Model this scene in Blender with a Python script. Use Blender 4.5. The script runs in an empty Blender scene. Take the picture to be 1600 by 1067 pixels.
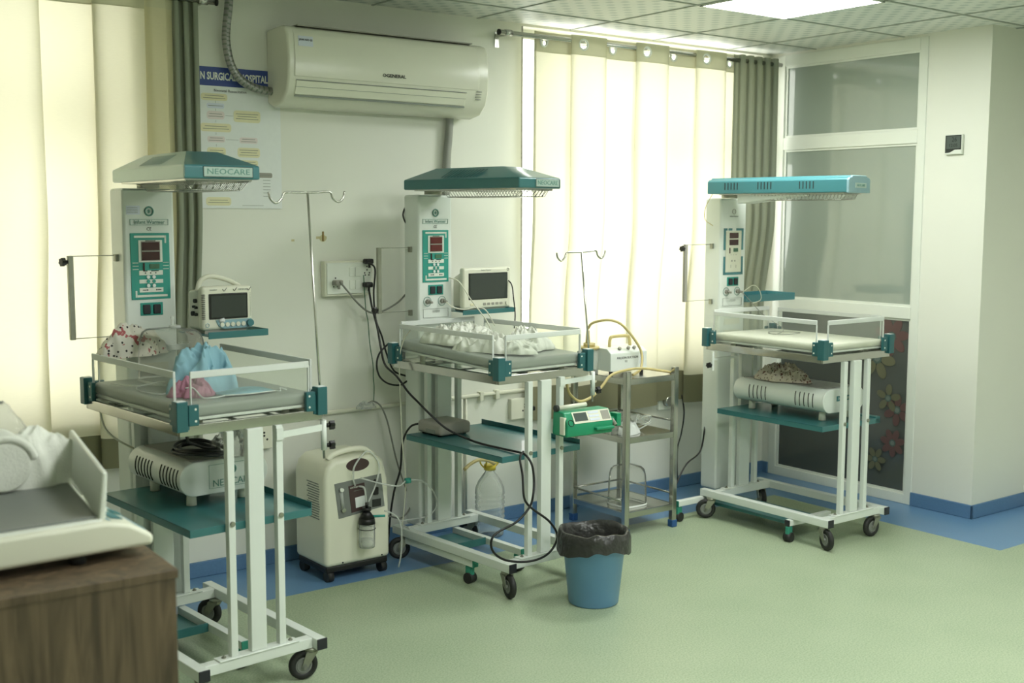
import bpy, bmesh, math, random
from mathutils import Vector, Matrix, noise
random.seed(7)
S = bpy.context.scene
PI = math.pi
# ------------------------------------------------------------------ camera, world, exposure
cd = bpy.data.cameras.new('camera'); co = bpy.data.objects.new('camera', cd); S.collection.objects.link(co)
right = Vector((0.80125, -0.59833, 0.003)); fwd = Vector((0.5951, 0.7966, -0.1065)).normalized()
right = (right - fwd*right.dot(fwd)).normalized(); up = right.cross(fwd)
m = Matrix((right, up, -fwd)).transposed().to_4x4(); m.translation = Vector((0, 0, 1.6)); co.matrix_world = m
cd.sensor_width = 36; cd.lens = 1835.9*36/1600; cd.clip_start = .05
cd.dof.use_dof = True; cd.dof.focus_distance = 5.0; cd.dof.aperture_fstop = 3.2
S.camera = co
S.view_settings.view_transform = 'Standard'; S.view_settings.look = 'None'; S.view_settings.gamma = 1
S.view_settings.use_curve_mapping = False
S.view_settings.exposure = 0.36
WORLD = 4.6; PANEL = 25.0
w = bpy.data.worlds.new('daylight'); S.world = w; w.use_nodes = True
bg = w.node_tree.nodes['Background']; bg.inputs[0].default_value = (1.0, .99, .92, 1); bg.inputs[1].default_value = WORLD

# ------------------------------------------------------------------ materials
def lin(c):
    return tuple(((x/255)/12.92 if x/255 <= .04045 else ((x/255+.055)/1.055)**2.4) for x in c) + (1,)
MATS = {}
def mat(name, col, rough=.5, metal=0, noise_amt=0, nscale=40, bump=0, bscale=200, spec=.5, trans=0, coat=0):
    if name in MATS: return MATS[name]
    M = bpy.data.materials.new(name); M.use_nodes = True; nt = M.node_tree; b = nt.nodes['Principled BSDF']
    c = lin(col); b.inputs['Base Color'].default_value = c
    b.inputs['Roughness'].default_value = rough; b.inputs['Metallic'].default_value = metal
    b.inputs['Specular IOR Level'].default_value = spec; b.inputs['Coat Weight'].default_value = coat
    tc = nt.nodes.new('ShaderNodeTexCoord')
    n = nt.nodes.new('ShaderNodeTexNoise'); n.inputs['Scale'].default_value = nscale; n.inputs['Detail'].default_value = 3
    nt.links.new(tc.outputs['Object'], n.inputs['Vector'])
    a = max(noise_amt, .03)
    mx = nt.nodes.new('ShaderNodeMix'); mx.data_type = 'RGBA'
    mx.inputs[6].default_value = tuple(v*(1-a) for v in c[:3]) + (1,); mx.inputs[7].default_value = tuple(min(1, v*(1+a)) for v in c[:3]) + (1,)
    nt.links.new(n.outputs['Fac'], mx.inputs[0]); nt.links.new(mx.outputs[2], b.inputs['Base Color'])
    if bump:
        n2 = nt.nodes.new('ShaderNodeTexNoise'); n2.inputs['Scale'].default_value = bscale
        nt.links.new(tc.outputs['Object'], n2.inputs['Vector'])
        bp = nt.nodes.new('ShaderNodeBump'); bp.inputs['Strength'].default_value = bump; bp.inputs['Distance'].default_value = .002
        nt.links.new(n2.outputs['Fac'], bp.inputs['Height']); nt.links.new(bp.outputs['Normal'], b.inputs['Normal'])
    MATS[name] = M; return M
def clear(name, tint, gl=.12, rough=.03, milk=0.0):
    M = bpy.data.materials.new(name); M.use_nodes = True; nt = M.node_tree; nt.nodes.remove(nt.nodes['Principled BSDF'])
    out = nt.nodes['Material Output']
    t = nt.nodes.new('ShaderNodeBsdfTransparent'); t.inputs[0].default_value = tint
    g = nt.nodes.new('ShaderNodeBsdfGlossy'); g.inputs['Roughness'].default_value = rough
    lw = nt.nodes.new('ShaderNodeLayerWeight'); lw.inputs[0].default_value = gl
    mx = nt.nodes.new('ShaderNodeMixShader'); nt.links.new(lw.outputs['Fresnel'], mx.inputs[0]); nt.links.new(t.outputs[0], mx.inputs[1]); nt.links.new(g.outputs[0], mx.inputs[2])
    last = mx
    if milk:
        d = nt.nodes.new('ShaderNodeBsdfDiffuse'); d.inputs[0].default_value = (.8, .83, .8, 1)
        m2 = nt.nodes.new('ShaderNodeMixShader'); m2.inputs[0].default_value = milk
        nt.links.new(last.outputs[0], m2.inputs[1]); nt.links.new(d.outputs[0], m2.inputs[2]); last = m2
    nt.links.new(last.outputs[0], out.inputs[0]); MATS[name] = M; return M
def fabric(name, col, transl, tcol=None, weave=450):
    M = bpy.data.materials.new(name); M.use_nodes = True; nt = M.node_tree; nt.nodes.remove(nt.nodes['Principled BSDF'])
    out = nt.nodes['Material Output']; c = lin(col); t2 = lin(tcol or col)
    tc = nt.nodes.new('ShaderNodeTexCoord'); mp = nt.nodes.new('ShaderNodeMapping'); mp.inputs['Scale'].default_value = (1, 1, 9)
    n = nt.nodes.new('ShaderNodeTexNoise'); n.inputs['Scale'].default_value = weave/12; n.inputs['Detail'].default_value = 4
    nt.links.new(tc.outputs['Object'], mp.inputs[0]); nt.links.new(mp.outputs[0], n.inputs['Vector'])
    def mixc(cc):
        mx = nt.nodes.new('ShaderNodeMix'); mx.data_type = 'RGBA'
        mx.inputs[6].default_value = tuple(v*.93 for v in cc[:3]) + (1,); mx.inputs[7].default_value = cc
        nt.links.new(n.outputs['Fac'], mx.inputs[0]); return mx
    d = nt.nodes.new('ShaderNodeBsdfDiffuse'); nt.links.new(mixc(c).outputs[2], d.inputs[0])
    t = nt.nodes.new('ShaderNodeBsdfTranslucent'); nt.links.new(mixc(t2).outputs[2], t.inputs[0])
    mx = nt.nodes.new('ShaderNodeMixShader'); mx.inputs[0].default_value = transl
    nt.links.new(d.outputs[0], mx.inputs[1]); nt.links.new(t.outputs[0], mx.inputs[2]); nt.links.new(mx.outputs[0], out.inputs[0])
    MATS[name] = M; return M
def emis(name, col, st):
    M = bpy.data.materials.new(name); M.use_nodes = True; b = M.node_tree.nodes['Principled BSDF']
    b.inputs['Base Color'].default_value = (.8, .8, .8, 1); b.inputs['Emission Color'].default_value = col; b.inputs['Emission Strength'].default_value = st
    MATS[name] = M; return M
mat('wall', (224, 225, 214), .55, 0, .02, 3, .05, 120)
mat('wall_grey', (210, 212, 200), .6)
mat('white', (222, 228, 222), .38, 0, .03, 8, coat=.2)
mat('frame_white', (222, 226, 216), .35, 0, .02, 8)
mat('plastic_white', (222, 222, 204), .4, 0, .02, 5)
mat('ivory', (222, 222, 206), .22, 0, .02, 5)
mat('teal', (54, 112, 114), .35, 0, .05, 6, coat=.2)
mat('teal_light', (66, 124, 130), .34, 0, .05, 6, coat=.25)
mat('teal_dark', (42, 96, 100), .38, 0, .05, 10)
mat('louvre_pale', (128, 152, 144), .5)
mat('silverteal', (176, 196, 188), .3, .2)
mat('panel_green', (48, 150, 136), .45)
mat('steel', (186, 186, 180), .16, .95, .06, 12, .06, 60)
mat('chrome', (196, 196, 190), .25, 1)
mat('zinc', (150, 152, 138), .4, .7, .15, 40)
mat('black', (22, 22, 22), .45)
mat('rubber', (34, 35, 34), .6)
mat('grey_hub', (130, 134, 128), .5)
mat('grey_cable', (128, 130, 120), .5)
mat('white_cable', (214, 214, 196), .5)
mat('green_cable', (36, 96, 60), .5)
mat('tan_hose', (196, 180, 124), .4)
mat('yellow', (206, 186, 60), .4)
mat('mattress_grey', (148, 154, 148), .42, 0, .03, 6, .1, 300)
mat('mattress_white', (216, 216, 202), .6, 0, .04, 12, .3, 90)
mat('towel', (226, 228, 218), .9, 0, .05, 40, .8, 260)
mat('mask_blue', (136, 178, 192), .8, 0, .05, 30, .3, 300)
mat('mask_white', (222, 228, 226), .8)
mat('pink', (164, 116, 134), .85, 0, .15, 60, .5, 200)
mat('led_red', (96, 38, 38), .2)
mat('led_dark', (62, 30, 30), .25)
mat('lcd', (74, 84, 80), .3)
mat('lcd_green', (70, 110, 84), .3)
mat('screen', (58, 64, 60), .12)
mat('screen_dark', (34, 36, 34), .25)
mat('ink', (40, 44, 40), .7)
mat('ink_green', (98, 146, 134), .6)
mat('ink_grey', (130, 136, 128), .7)
mat('paper', (226, 230, 228), .6)
mat('poster_blue', (52, 72, 138), .5)
mat('poster_yellow', (224, 219, 182), .6)
mat('poster_pink', (224, 214, 212), .6)
mat('poster_blue_pale', (212, 218, 230), .6)
mat('grey', (150, 148, 138), .5, 0, .03, 8)
mat('bin_blue', (108, 154, 196), .35, 0, .03, 6)
mat('bag_black', (50, 50, 48), .3, 0, .2, 30, .9, 24)
mat('pump_green', (28, 140, 100), .4, 0, .03, 8)
mat('panel_grey', (120, 124, 120), .45)
mat('maroon', (70, 52, 52), .45)
mat('blue_light', (136, 170, 178), .4)
mat('cap_black', (36, 38, 44), .5)
mat('cap_green', (50, 140, 118), .5)
mat('foot_blue', (40, 84, 140), .5)
mat('granite', (140, 140, 132), .5, 0, .6, 90)
mat('tape', (196, 188, 148), .7, 0, .3, 60)
mat('brass', (140, 116, 60), .5)
mat('floor_blue', (100, 138, 176), .34, 0, .12, 130, .03, 300)
mat('skirt_blue', (88, 124, 160), .5, 0, .12, 110)
mat('tile_bar', (164, 170, 160), .5)
mat('pane_upper', (146, 156, 146), .07, 0, .02, 2, spec=.75)
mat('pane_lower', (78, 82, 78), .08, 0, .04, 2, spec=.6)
mat('flower_pink', (92, 68, 66), .3); mat('flower_yellow', (98, 98, 76), .3); mat('flower_blue', (104, 116, 110), .3); mat('flower_dark', (72, 90, 84), .3)
MATS['bag_black'].node_tree.nodes['Bump'].inputs['Distance'].default_value = .012
mat('foil', (150, 150, 146), .35, .6, .3, 30, .8, 50)
mat('ink_green_grey', (112, 120, 112), .4, .4, .2, 40)
mat('rib_grey', (150, 152, 144), .5, .2)
clear('acrylic', (.96, .97, .95, 1), .03, .03, .07)
clear('acrylic_box', (.95, .95, .92, 1), .13, .04, .09)
clear('acrylic_edge', (.9, .93, .9, 1), .25, .1, .8)
clear('clear_tube', (.95, .96, .93, 1), .1, .05, .45)
clear('bottle', (.95, .96, .93, 1), .12, .04, .28)
clear('film', (.96, .97, .96, 1), .2, .06, .22)
clear('glass', (.97, .98, .97, 1), .08, 0)
fabric('curtain_cream', (224, 221, 200), .25, (253, 249, 224))
fabric('curtain_head', (200, 198, 168), .10)
fabric('curtain_band', (206, 202, 168), .3)
fabric('curtain_olive', (148, 154, 138), .10, (165, 165, 130))
fabric('curtain_bottom', (136, 134, 108), .12)
fabric('plastic_wrap', (220, 220, 205), .5)
emis('led_panel', (.965, 1, .955, 1), PANEL)
def floor_mat():
    M = bpy.data.materials.new('floor_green'); M.use_nodes = True; nt = M.node_tree; b = nt.nodes['Principled BSDF']
    tc = nt.nodes.new('ShaderNodeTexCoord'); n = nt.nodes.new('ShaderNodeTexNoise'); n.inputs['Scale'].default_value = 150; n.inputs['Detail'].default_value = 2
    n2 = nt.nodes.new('ShaderNodeTexNoise'); n2.inputs['Scale'].default_value = 3
    r = nt.nodes.new('ShaderNodeValToRGB'); e = r.color_ramp.elements
    e[0].position = .32; e[0].color = lin((140, 158, 128)); e[1].position = .62; e[1].color = lin((171, 183, 155))
    ad = nt.nodes.new('ShaderNodeMath'); ad.operation = 'MULTIPLY_ADD'; ad.inputs[1].default_value = .18
    nt.links.new(tc.outputs['Object'], n.inputs['Vector']); nt.links.new(tc.outputs['Object'], n2.inputs['Vector'])
    sb = nt.nodes.new('ShaderNodeMath'); sb.operation = 'SUBTRACT'; sb.inputs[1].default_value = .09
    nt.links.new(n2.outputs['Fac'], ad.inputs[0]); nt.links.new(n.outputs['Fac'], ad.inputs[2]); nt.links.new(ad.outputs[0], sb.inputs[0])
    nt.links.new(sb.outputs[0], r.inputs[0]); nt.links.new(r.outputs[0], b.inputs['Base Color']); b.inputs['Roughness'].default_value = .36
    b.inputs['Specular IOR Level'].default_value = .35
    MATS['floor_green'] = M
floor_mat()
def tile_mat():
    M = bpy.data.materials.new('ceiling_tile'); M.use_nodes = True; nt = M.node_tree; b = nt.nodes['Principled BSDF']
    tc = nt.nodes.new('ShaderNodeTexCoord'); sp = nt.nodes.new('ShaderNodeSeparateXYZ'); nt.links.new(tc.outputs['Object'], sp.inputs[0])
    def wave(o, k):
        a = nt.nodes.new('ShaderNodeMath'); a.operation = 'MULTIPLY'; a.inputs[1].default_value = k; nt.links.new(o, a.inputs[0])
        s = nt.nodes.new('ShaderNodeMath'); s.operation = 'SINE'; nt.links.new(a.outputs[0], s.inputs[0]); return s.outputs[0]
    q = nt.nodes.new('ShaderNodeMath'); q.operation = 'MULTIPLY'
    nt.links.new(wave(sp.outputs[0], 2*PI/.1), q.inputs[0]); nt.links.new(wave(sp.outputs[1], 2*PI/.1), q.inputs[1])
    r = nt.nodes.new('ShaderNodeValToRGB'); e = r.color_ramp.elements
    e[0].position = .1; e[0].color = lin((224, 226, 220)); e[1].position = .6; e[1].color = lin((194, 201, 196))
    nt.links.new(q.outputs[0], r.inputs[0]); nt.links.new(r.outputs[0], b.inputs['Base Color']); b.inputs['Roughness'].default_value = .5
    MATS['ceiling_tile'] = M
tile_mat()
def wood_mat():
    M = bpy.data.materials.new('wood'); M.use_nodes = True; nt = M.node_tree; b = nt.nodes['Principled BSDF']
    tc = nt.nodes.new('ShaderNodeTexCoord'); mp = nt.nodes.new('ShaderNodeMapping'); mp.inputs['Scale'].default_value = (14, 14, 1.3)
    n = nt.nodes.new('ShaderNodeTexNoise'); n.inputs['Scale'].default_value = 2.2; n.inputs['Detail'].default_value = 8; n.inputs['Distortion'].default_value = 1.5
    r = nt.nodes.new('ShaderNodeValToRGB'); e = r.color_ramp.elements
    e[0].position = .3; e[0].color = lin((70, 58, 45)); e[1].position = .72; e[1].color = lin((118, 100, 78))
    nt.links.new(tc.outputs['Object'], mp.inputs[0]); nt.links.new(mp.outputs[0], n.inputs['Vector']); nt.links.new(n.outputs['Fac'], r.inputs[0]); nt.links.new(r.outputs[0], b.inputs['Base Color'])
    b.inputs['Roughness'].default_value = .45; MATS['wood'] = M
wood_mat()
def print_mat(name, base, a, bcol, sc=55):
    M = bpy.data.materials.new(name); M.use_nodes = True; nt = M.node_tree; b = nt.nodes['Principled BSDF']
    tc = nt.nodes.new('ShaderNodeTexCoord')
    v = nt.nodes.new('ShaderNodeTexVoronoi'); v.inputs['Scale'].default_value = sc; nt.links.new(tc.outputs['Object'], v.inputs['Vector'])
    r = nt.nodes.new('ShaderNodeValToRGB'); r.color_ramp.interpolation = 'CONSTANT'; e = r.color_ramp.elements
    e[0].position = 0; e[0].color = lin(a); e[1].position = .24; e[1].color = lin(base)
    v2 = nt.nodes.new('ShaderNodeTexNoise'); v2.inputs['Scale'].default_value = sc*.6; nt.links.new(tc.outputs['Object'], v2.inputs['Vector'])
    r2 = nt.nodes.new('ShaderNodeValToRGB'); r2.color_ramp.interpolation = 'CONSTANT'; e = r2.color_ramp.elements
    e[0].position = 0; e[0].color = (0, 0, 0, 1); e[1].position = .62; e[1].color = (1, 1, 1, 1)
    mx = nt.nodes.new('ShaderNodeMix'); mx.data_type = 'RGBA'; mx.inputs[7].default_value = lin(bcol)
    nt.links.new(v.outputs['Distance'], r.inputs[0]); nt.links.new(v2.outputs['Fac'], r2.inputs[0]); nt.links.new(r2.outputs[0], mx.inputs[0]); nt.links.new(r.outputs[0], mx.inputs[6])
    nt.links.new(mx.outputs[2], b.inputs['Base Color']); b.inputs['Roughness'].default_value = .9; MATS[name] = M
print_mat('print_cloth', (220, 216, 204), (60, 58, 56), (172, 96, 98))
print_mat('print_cloth_brown', (196, 186, 170), (84, 66, 60), (120, 84, 78), 70)

# ------------------------------------------------------------------ mesh builder
class G:
    def __init__(s): s.b = bmesh.new(); s.mats = []
    def _m(s, fs, mi):
        for f in fs: f.material_index = mi
    def box(s, x0, x1, y0, y1, z0, z1, mi=0, M=None):
        vs = [Vector((x, y, z)) for x in (x0, x1) for y in (y0, y1) for z in (z0, z1)]
        if M is not None: vs = [M @ v for v in vs]
        v = [s.b.verts.new(p) for p in vs]
        for q in ((0, 1, 3, 2), (4, 6, 7, 5), (0, 4, 5, 1), (2, 3, 7, 6), (0, 2, 6, 4), (1, 5, 7, 3)):
            f = s.b.faces.new([v[i] for i in q]); f.material_index = mi
        return s
    def bar(s, p0, p1, wx, wy=None, mi=0, up=Vector((0, 0, 1))):   # rectangular bar between two points
        p0 = Vector(p0); p1 = Vector(p1); d = (p1-p0); L = d.length; d.normalize(); wy = wy or wx
        up = Vector(up)
        if abs(d.dot(up)) > .95: up = Vector((0, 1, 0))
        a = d.cross(up).normalized(); c = a.cross(d).normalized()
        M = Matrix((a, c, d)).transposed().to_4x4(); M.translation = p0
        return s.box(-wx/2, wx/2, -wy/2, wy/2, 0, L, mi, M)
    def cyl(s, p0, p1, r, r2=None, n=20, mi=0, caps=True):
        p0 = Vector(p0); p1 = Vector(p1); r2 = r if r2 is None else r2
        d = (p1-p0).normalized(); a = d.orthogonal().normalized(); c = d.cross(a)
        A = []; B = []
        for i in range(n):
            t = 2*PI*i/n; o = a*math.cos(t)+c*math.sin(t)
            A.append(s.b.verts.new(p0+o*r)); B.append(s.b.verts.new(p1+o*r2))
        for i in range(n):
            f = s.b.faces.new((A[i], A[(i+1) % n], B[(i+1) % n], B[i])); f.material_index = mi; f.smooth = True
        if caps:
            f = s.b.faces.new(A[::-1]); f.material_index = mi; f = s.b.faces.new(B); f.material_index = mi
        return s
    def ring(s, c, ax, R, r, n=28, k=8, mi=0):
        c = Vector(c); d = Vector(ax).normalized(); a = d.orthogonal().normalized(); e = d.cross(a); V = []
        for i in range(n):
            t = 2*PI*i/n; o = a*math.cos(t)+e*math.sin(t)
            V.append([s.b.verts.new(c+o*(R+r*math.cos(u))+d*(r*math.sin(u))) for u in [2*PI*j/k for j in range(k)]])
        for i in range(n):
            for j in range(k):
                f = s.b.faces.new((V[i][j], V[(i+1) % n][j], V[(i+1) % n][(j+1) % k], V[i][(j+1) % k])); f.smooth = True; f.material_index = mi
        return s
    def tube(s, pts, r, n=8, sm=6, mi=0, ribs=0):
        P = catmull(pts, sm) if sm else [Vector(p) for p in pts]
        rings = []; a = None
        for i, p in enumerate(P):
            d = (P[min(i+1, len(P)-1)]-P[max(i-1, 0)])
            if d.length < 1e-9: d = Vector((0, 0, 1))
            d.normalize()
            a = d.orthogonal().normalized() if a is None else (a-d*a.dot(d)).normalized()
            c = d.cross(a); rr = r*(1+(.16*(i % 2) if ribs else 0))
            rings.append([s.b.verts.new(p+(a*math.cos(2*PI*j/n)+c*math.sin(2*PI*j/n))*rr) for j in range(n)])
        for i in range(len(rings)-1):
            for j in range(n):
                f = s.b.faces.new((rings[i][j], rings[i][(j+1) % n], rings[i+1][(j+1) % n], rings[i+1][j])); f.smooth = True; f.material_index = mi
        s.b.faces.new(rings[0][::-1]).material_index = mi; s.b.faces.new(rings[-1]).material_index = mi
        return s
    def lathe(s, prof, c=(0, 0, 0), n=32, mi=0, sx=1, sy=1, fn=None, cap0=True, cap1=True):
        c = Vector(c); R = []
        for r, z in prof:
            row = []
            for i in range(n):
                t = 2*PI*i/n; k = fn(t, z) if fn else 1
                row.append(s.b.verts.new(c+Vector((r*sx*math.cos(t)*k, r*sy*math.sin(t)*k, z))))
            R.append(row)
        for i in range(len(R)-1):
            for j in range(n):
                f = s.b.faces.new((R[i][j], R[i][(j+1) % n], R[i+1][(j+1) % n], R[i+1][j])); f.smooth = True; f.material_index = mi
        if cap0: s.b.faces.new(R[0][::-1]).material_index = mi
        if cap1: s.b.faces.new(R[-1]).material_index = mi
        return s
    def prism(s, poly, vec, mi=0, smooth=False):     # poly: 3-D points (planar), extruded by vec
        vec = Vector(vec); A = [s.b.verts.new(Vector(p)) for p in poly]; B = [s.b.verts.new(Vector(p)+vec) for p in poly]; n = len(A)
        s.b.faces.new(A[::-1]).material_index = mi; s.b.faces.new(B).material_index = mi
        for i in range(n):
            f = s.b.faces.new((A[i], A[(i+1) % n], B[(i+1) % n], B[i])); f.material_index = mi; f.smooth = smooth
        return s
    def sheet(s, fn, nu, nv, mi=0, smooth=True):
        V = [[s.b.verts.new(fn(i/nu, j/nv)) for j in range(nv+1)] for i in range(nu+1)]
        for i in range(nu):
            for j in range(nv):
                f = s.b.faces.new((V[i][j], V[i+1][j], V[i+1][j+1], V[i][j+1])); f.smooth = smooth; f.material_index = mi
        return s
    def build(s, name, m, parent=None, bevel=0, seg=2, solid=0, sub=0, split=False):
        if split:
            s.b.verts.ensure_lookup_table(); seen = set(); first = None
            for v0 in s.b.verts:
                if v0.index in seen and v0 in seen: continue
                if v0 in seen: continue
                comp = []; st = [v0]; seen.add(v0)
                while st:
                    v = st.pop(); comp.append(v)
                    for e in v.link_edges:
                        o = e.other_vert(v)
                        if o not in seen: seen.add(o); st.append(o)
                g = G(); mp = {v: g.b.verts.new(v.co) for v in comp}; fs = set(f for v in comp for f in v.link_faces)
                for f in fs:
                    nf = g.b.faces.new([mp[v] for v in f.verts]); nf.material_index = f.material_index; nf.smooth = f.smooth
                o = g.build(name, m, parent, bevel, seg, solid, sub); first = first or o
            s.b.free(); return first
        bmesh.ops.recalc_face_normals(s.b, faces=s.b.faces)
        me = bpy.data.meshes.new(name); s.b.to_mesh(me); s.b.free()
        o = bpy.data.objects.new(name, me); S.collection.objects.link(o)
        for q in (m if isinstance(m, (list, tuple)) else [m]): me.materials.append(MATS[q])
        if parent is not None: o.parent = parent
        if solid: q = o.modifiers.new('solid', 'SOLIDIFY'); q.thickness = solid; q.offset = 0
        if bevel:
            q = o.modifiers.new('bevel', 'BEVEL'); q.width = bevel; q.segments = seg; q.limit_method = 'ANGLE'; q.angle_limit = math.radians(40)
            for p in me.polygons: p.use_smooth = True
            q2 = o.modifiers.new('wn', 'WEIGHTED_NORMAL'); q2.keep_sharp = False
        if sub: q = o.modifiers.new('sub', 'SUBSURF'); q.levels = sub; q.render_levels = sub
        return o
def catmull(pts, k):
    P = [Vector(p) for p in pts]
    if len(P) < 3: return P
    Q = [P[0]*2-P[1]] + P + [P[-1]*2-P[-2]]; R = []
    for i in range(1, len(Q)-2):
        a, b, c, d = Q[i-1:i+3]
        for j in range(k):
            t = j/k; R.append(.5*((2*b)+(c-a)*t+(2*a-5*b+4*c-d)*t*t+(3*b-a-3*c+d)*t**3))
    return R+[P[-1]]
def tag(o, label, cat, group=None, kind=None):
    if label: o['label'] = label
    if cat: o['category'] = cat
    if group: o['group'] = group
    if kind: o['kind'] = kind
    return o
def struct(o): o['kind'] = 'structure'; return o
def empty(name, loc, rz=0, label=None, cat=None, group=None):
    o = bpy.data.objects.new(name, None); S.collection.objects.link(o); o.location = loc; o.rotation_euler = (0, 0, rz); o.empty_display_size = .05
    return tag(o, label, cat, group)
def text(name, s, size, m, parent, loc, rot=(PI/2, 0, 0), sx=1, bold=0, align='CENTER', ext=.0004):
    c = bpy.data.curves.new(name, 'FONT'); c.body = s; c.size = size; c.align_x = align; c.align_y = 'CENTER'; c.extrude = ext; c.offset = bold; c.resolution_u = 2
    o = bpy.data.objects.new('tmp', c); S.collection.objects.link(o)
    bpy.context.view_layer.update()
    me = bpy.data.meshes.new_from_object(o.evaluated_get(bpy.context.evaluated_depsgraph_get()))
    bpy.data.objects.remove(o); bpy.data.curves.remove(c)
    me.materials.clear(); me.materials.append(MATS[m])
    o = bpy.data.objects.new(name, me); S.collection.objects.link(o); o.parent = parent; o.location = loc; o.rotation_euler = rot; o.scale = (sx, 1, 1)
    return o
def cable(name, pts, r, m, label, cat='cable', group=None, sm=6):
    if isinstance(m, list):
        g = G().tube(pts, r, 12, 12)
        for f in g.b.faces:
            if len(f.verts) == 4 and (int(min(v.index if v.index >= 0 else 0 for v in f.verts)) >= 0): pass
        g.b.verts.index_update()
        for f in g.b.faces: f.material_index = 1 if ((min(v.index for v in f.verts)//12)*2+(min(v.index for v in f.verts) % 12)//2) % 6 < 2 else 0
        return tag(g.build(name, m), label, cat)
    return tag(G().tube(pts, r, 8, sm).build(name, m), label, cat, group)
def crumple(name, m, c, a, b, h, label, cat, rz=0, seed=0, rough=1.0, parent=None, freq=9, flat=.35):
    g = G(); N = 128; K = 40; cc, ss = math.cos(rz), math.sin(rz); rows = []
    for i in range(K+1):
        q = i/K; row = []
        for j in range(N):
            t = 2*PI*j/N
            e = 1+.22*noise.noise(Vector((math.cos(t)*1.6+seed, math.sin(t)*1.6, seed*3.1)))*2
            x, y = a*q*e*math.cos(t), b*q*e*math.sin(t)
            p = Vector((x*freq+seed*7, y*freq, seed))
            rd = 1-abs(noise.noise(p))*2.2; r2 = 1-abs(noise.noise(p*2.3+Vector((3, 1, 5))))*2
            z = h*((1-q**2.4)**.7)*(flat+(1-flat)*(.55*rd+.3*r2)*rough + .25*noise.noise(p*.5))
            z = max(z, .004*(1-q))+.002
            z += h*.05*(1-q)*(1-abs(noise.noise(p*3.1))*3)
            w = .012*noise.noise(p*1.7+Vector((9, 2, 4)))
            row.append(g.b.verts.new(Vector((c[0]+cc*x-ss*y+w, c[1]+ss*x+cc*y+w, c[2]+z))))
        rows.append(row)
    for i in range(K):
        for j in range(N):
            if i == 0 and False: continue
            f = g.b.faces.new((rows[i][j], rows[i][(j+1) % N], rows[i+1][(j+1) % N], rows[i+1][j])); f.smooth = True
    base = [g.b.verts.new(Vector((v.co.x, v.co.y, c[2]+.0005))) for v in rows[K]]
    for j in range(N): g.b.faces.new((rows[K][j], rows[K][(j+1) % N], base[(j+1) % N], base[j]))
    g.b.faces.new(base)
    bmesh.ops.remove_doubles(g.b, verts=rows[0], dist=.0005)
    o = g.build(name, m, parent)
    return tag(o, label, cat) if label else o

# ------------------------------------------------------------------ room shell
H = 2.577; WY = 4.9; PX = 5.63
g = G()
def quad(g, x0, x1, y0, y1, mi): g.box(x0, x1, y0, y1, -.05, 0, mi)
quad(g, -1.6, 5.2, -2, 4.425, 0); quad(g, -1.6, 6.3, 4.425, 5.0, 1); quad(g, 5.2, 6.3, 3.02, 4.425, 1); quad(g, 5.2, 6.3, -2, 3.02, 0)
struct(g.build('floor', ['floor_green', 'floor_blue']))
g = G()       # back wall with two window openings (x .3-1.66 and 3.72-5.55, sill .75, up to 2.56)
SILL = .76
def wallseg(x0, x1, z0, z1): g.box(x0, x1, WY, WY+.2, z0, z1)
wallseg(-1.6, .3, 0, H); wallseg(.3, 1.66, 0, SILL); wallseg(1.66, 3.715, 0, H); wallseg(3.715, 5.55, 0, SILL); wallseg(5.55, 5.9, 0, H)
wallseg(.3, 1.66, 2.565, H); wallseg(3.715, 5.55, 2.565, H)
struct(g.build('wall_back', 'wall'))
struct(G().box(-1.75, -1.6, -2, 5.1, 0, H).build('wall_left', 'wall'))
struct(G().box(-1.6, 6.3, -2.15, -2, 0, H).build('wall_front', 'wall'))
g = G(); g.box(PX, 6.16, 3.445, 3.812, 0, H); g.box(6.14, 6.3, -2, 3.445, 0, H); g.box(PX, 5.9, 4.845, WY, 0, H); g.box(PX, 5.9, 3.812, 4.845, 2.562, H)
g.box(5.9, 5.95, 3.6, 5.1, 0, H)
struct(g.build('wall_right', 'wall'))
g = G(); n = 0
g.box(-1.75, 6.3, -2.15, 5.1, H, H+.08)
struct(g.build('ceiling', 'ceiling_tile'))
g = G()
for i in range(-3, 12):
    x = 5.24-.6*i
    if -1.6 < x < 6.3: g.box(x-.006, x+.006, -2, WY if x < PX else 3.44, H-.004, H)
for i in range(-1, 12):
    y = 4.57-.6*i
    if y > -2: g.box(-1.6, PX if y > 3.44 else 6.14, y-.006, y+.006, H-.0045, H)
struct(g.build('trim_1', 'tile_bar'))
g = G()
for a in ((-1.6, 5.63, 4.885, 4.9),): g.box(*a, 0, .07)
struct(g.build('baseboard_back', 'skirt_blue', bevel=.004))
g = G(); g.box(PX-.012, PX, 3.433, 3.815, 0, .075); g.box(PX-.012, 6.14, 3.433, 3.445, 0, .075); g.box(PX-.012, PX, 4.845, 4.885, 0, .07)
struct(g.build('baseboard_right', 'skirt_blue', bevel=.004))
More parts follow.
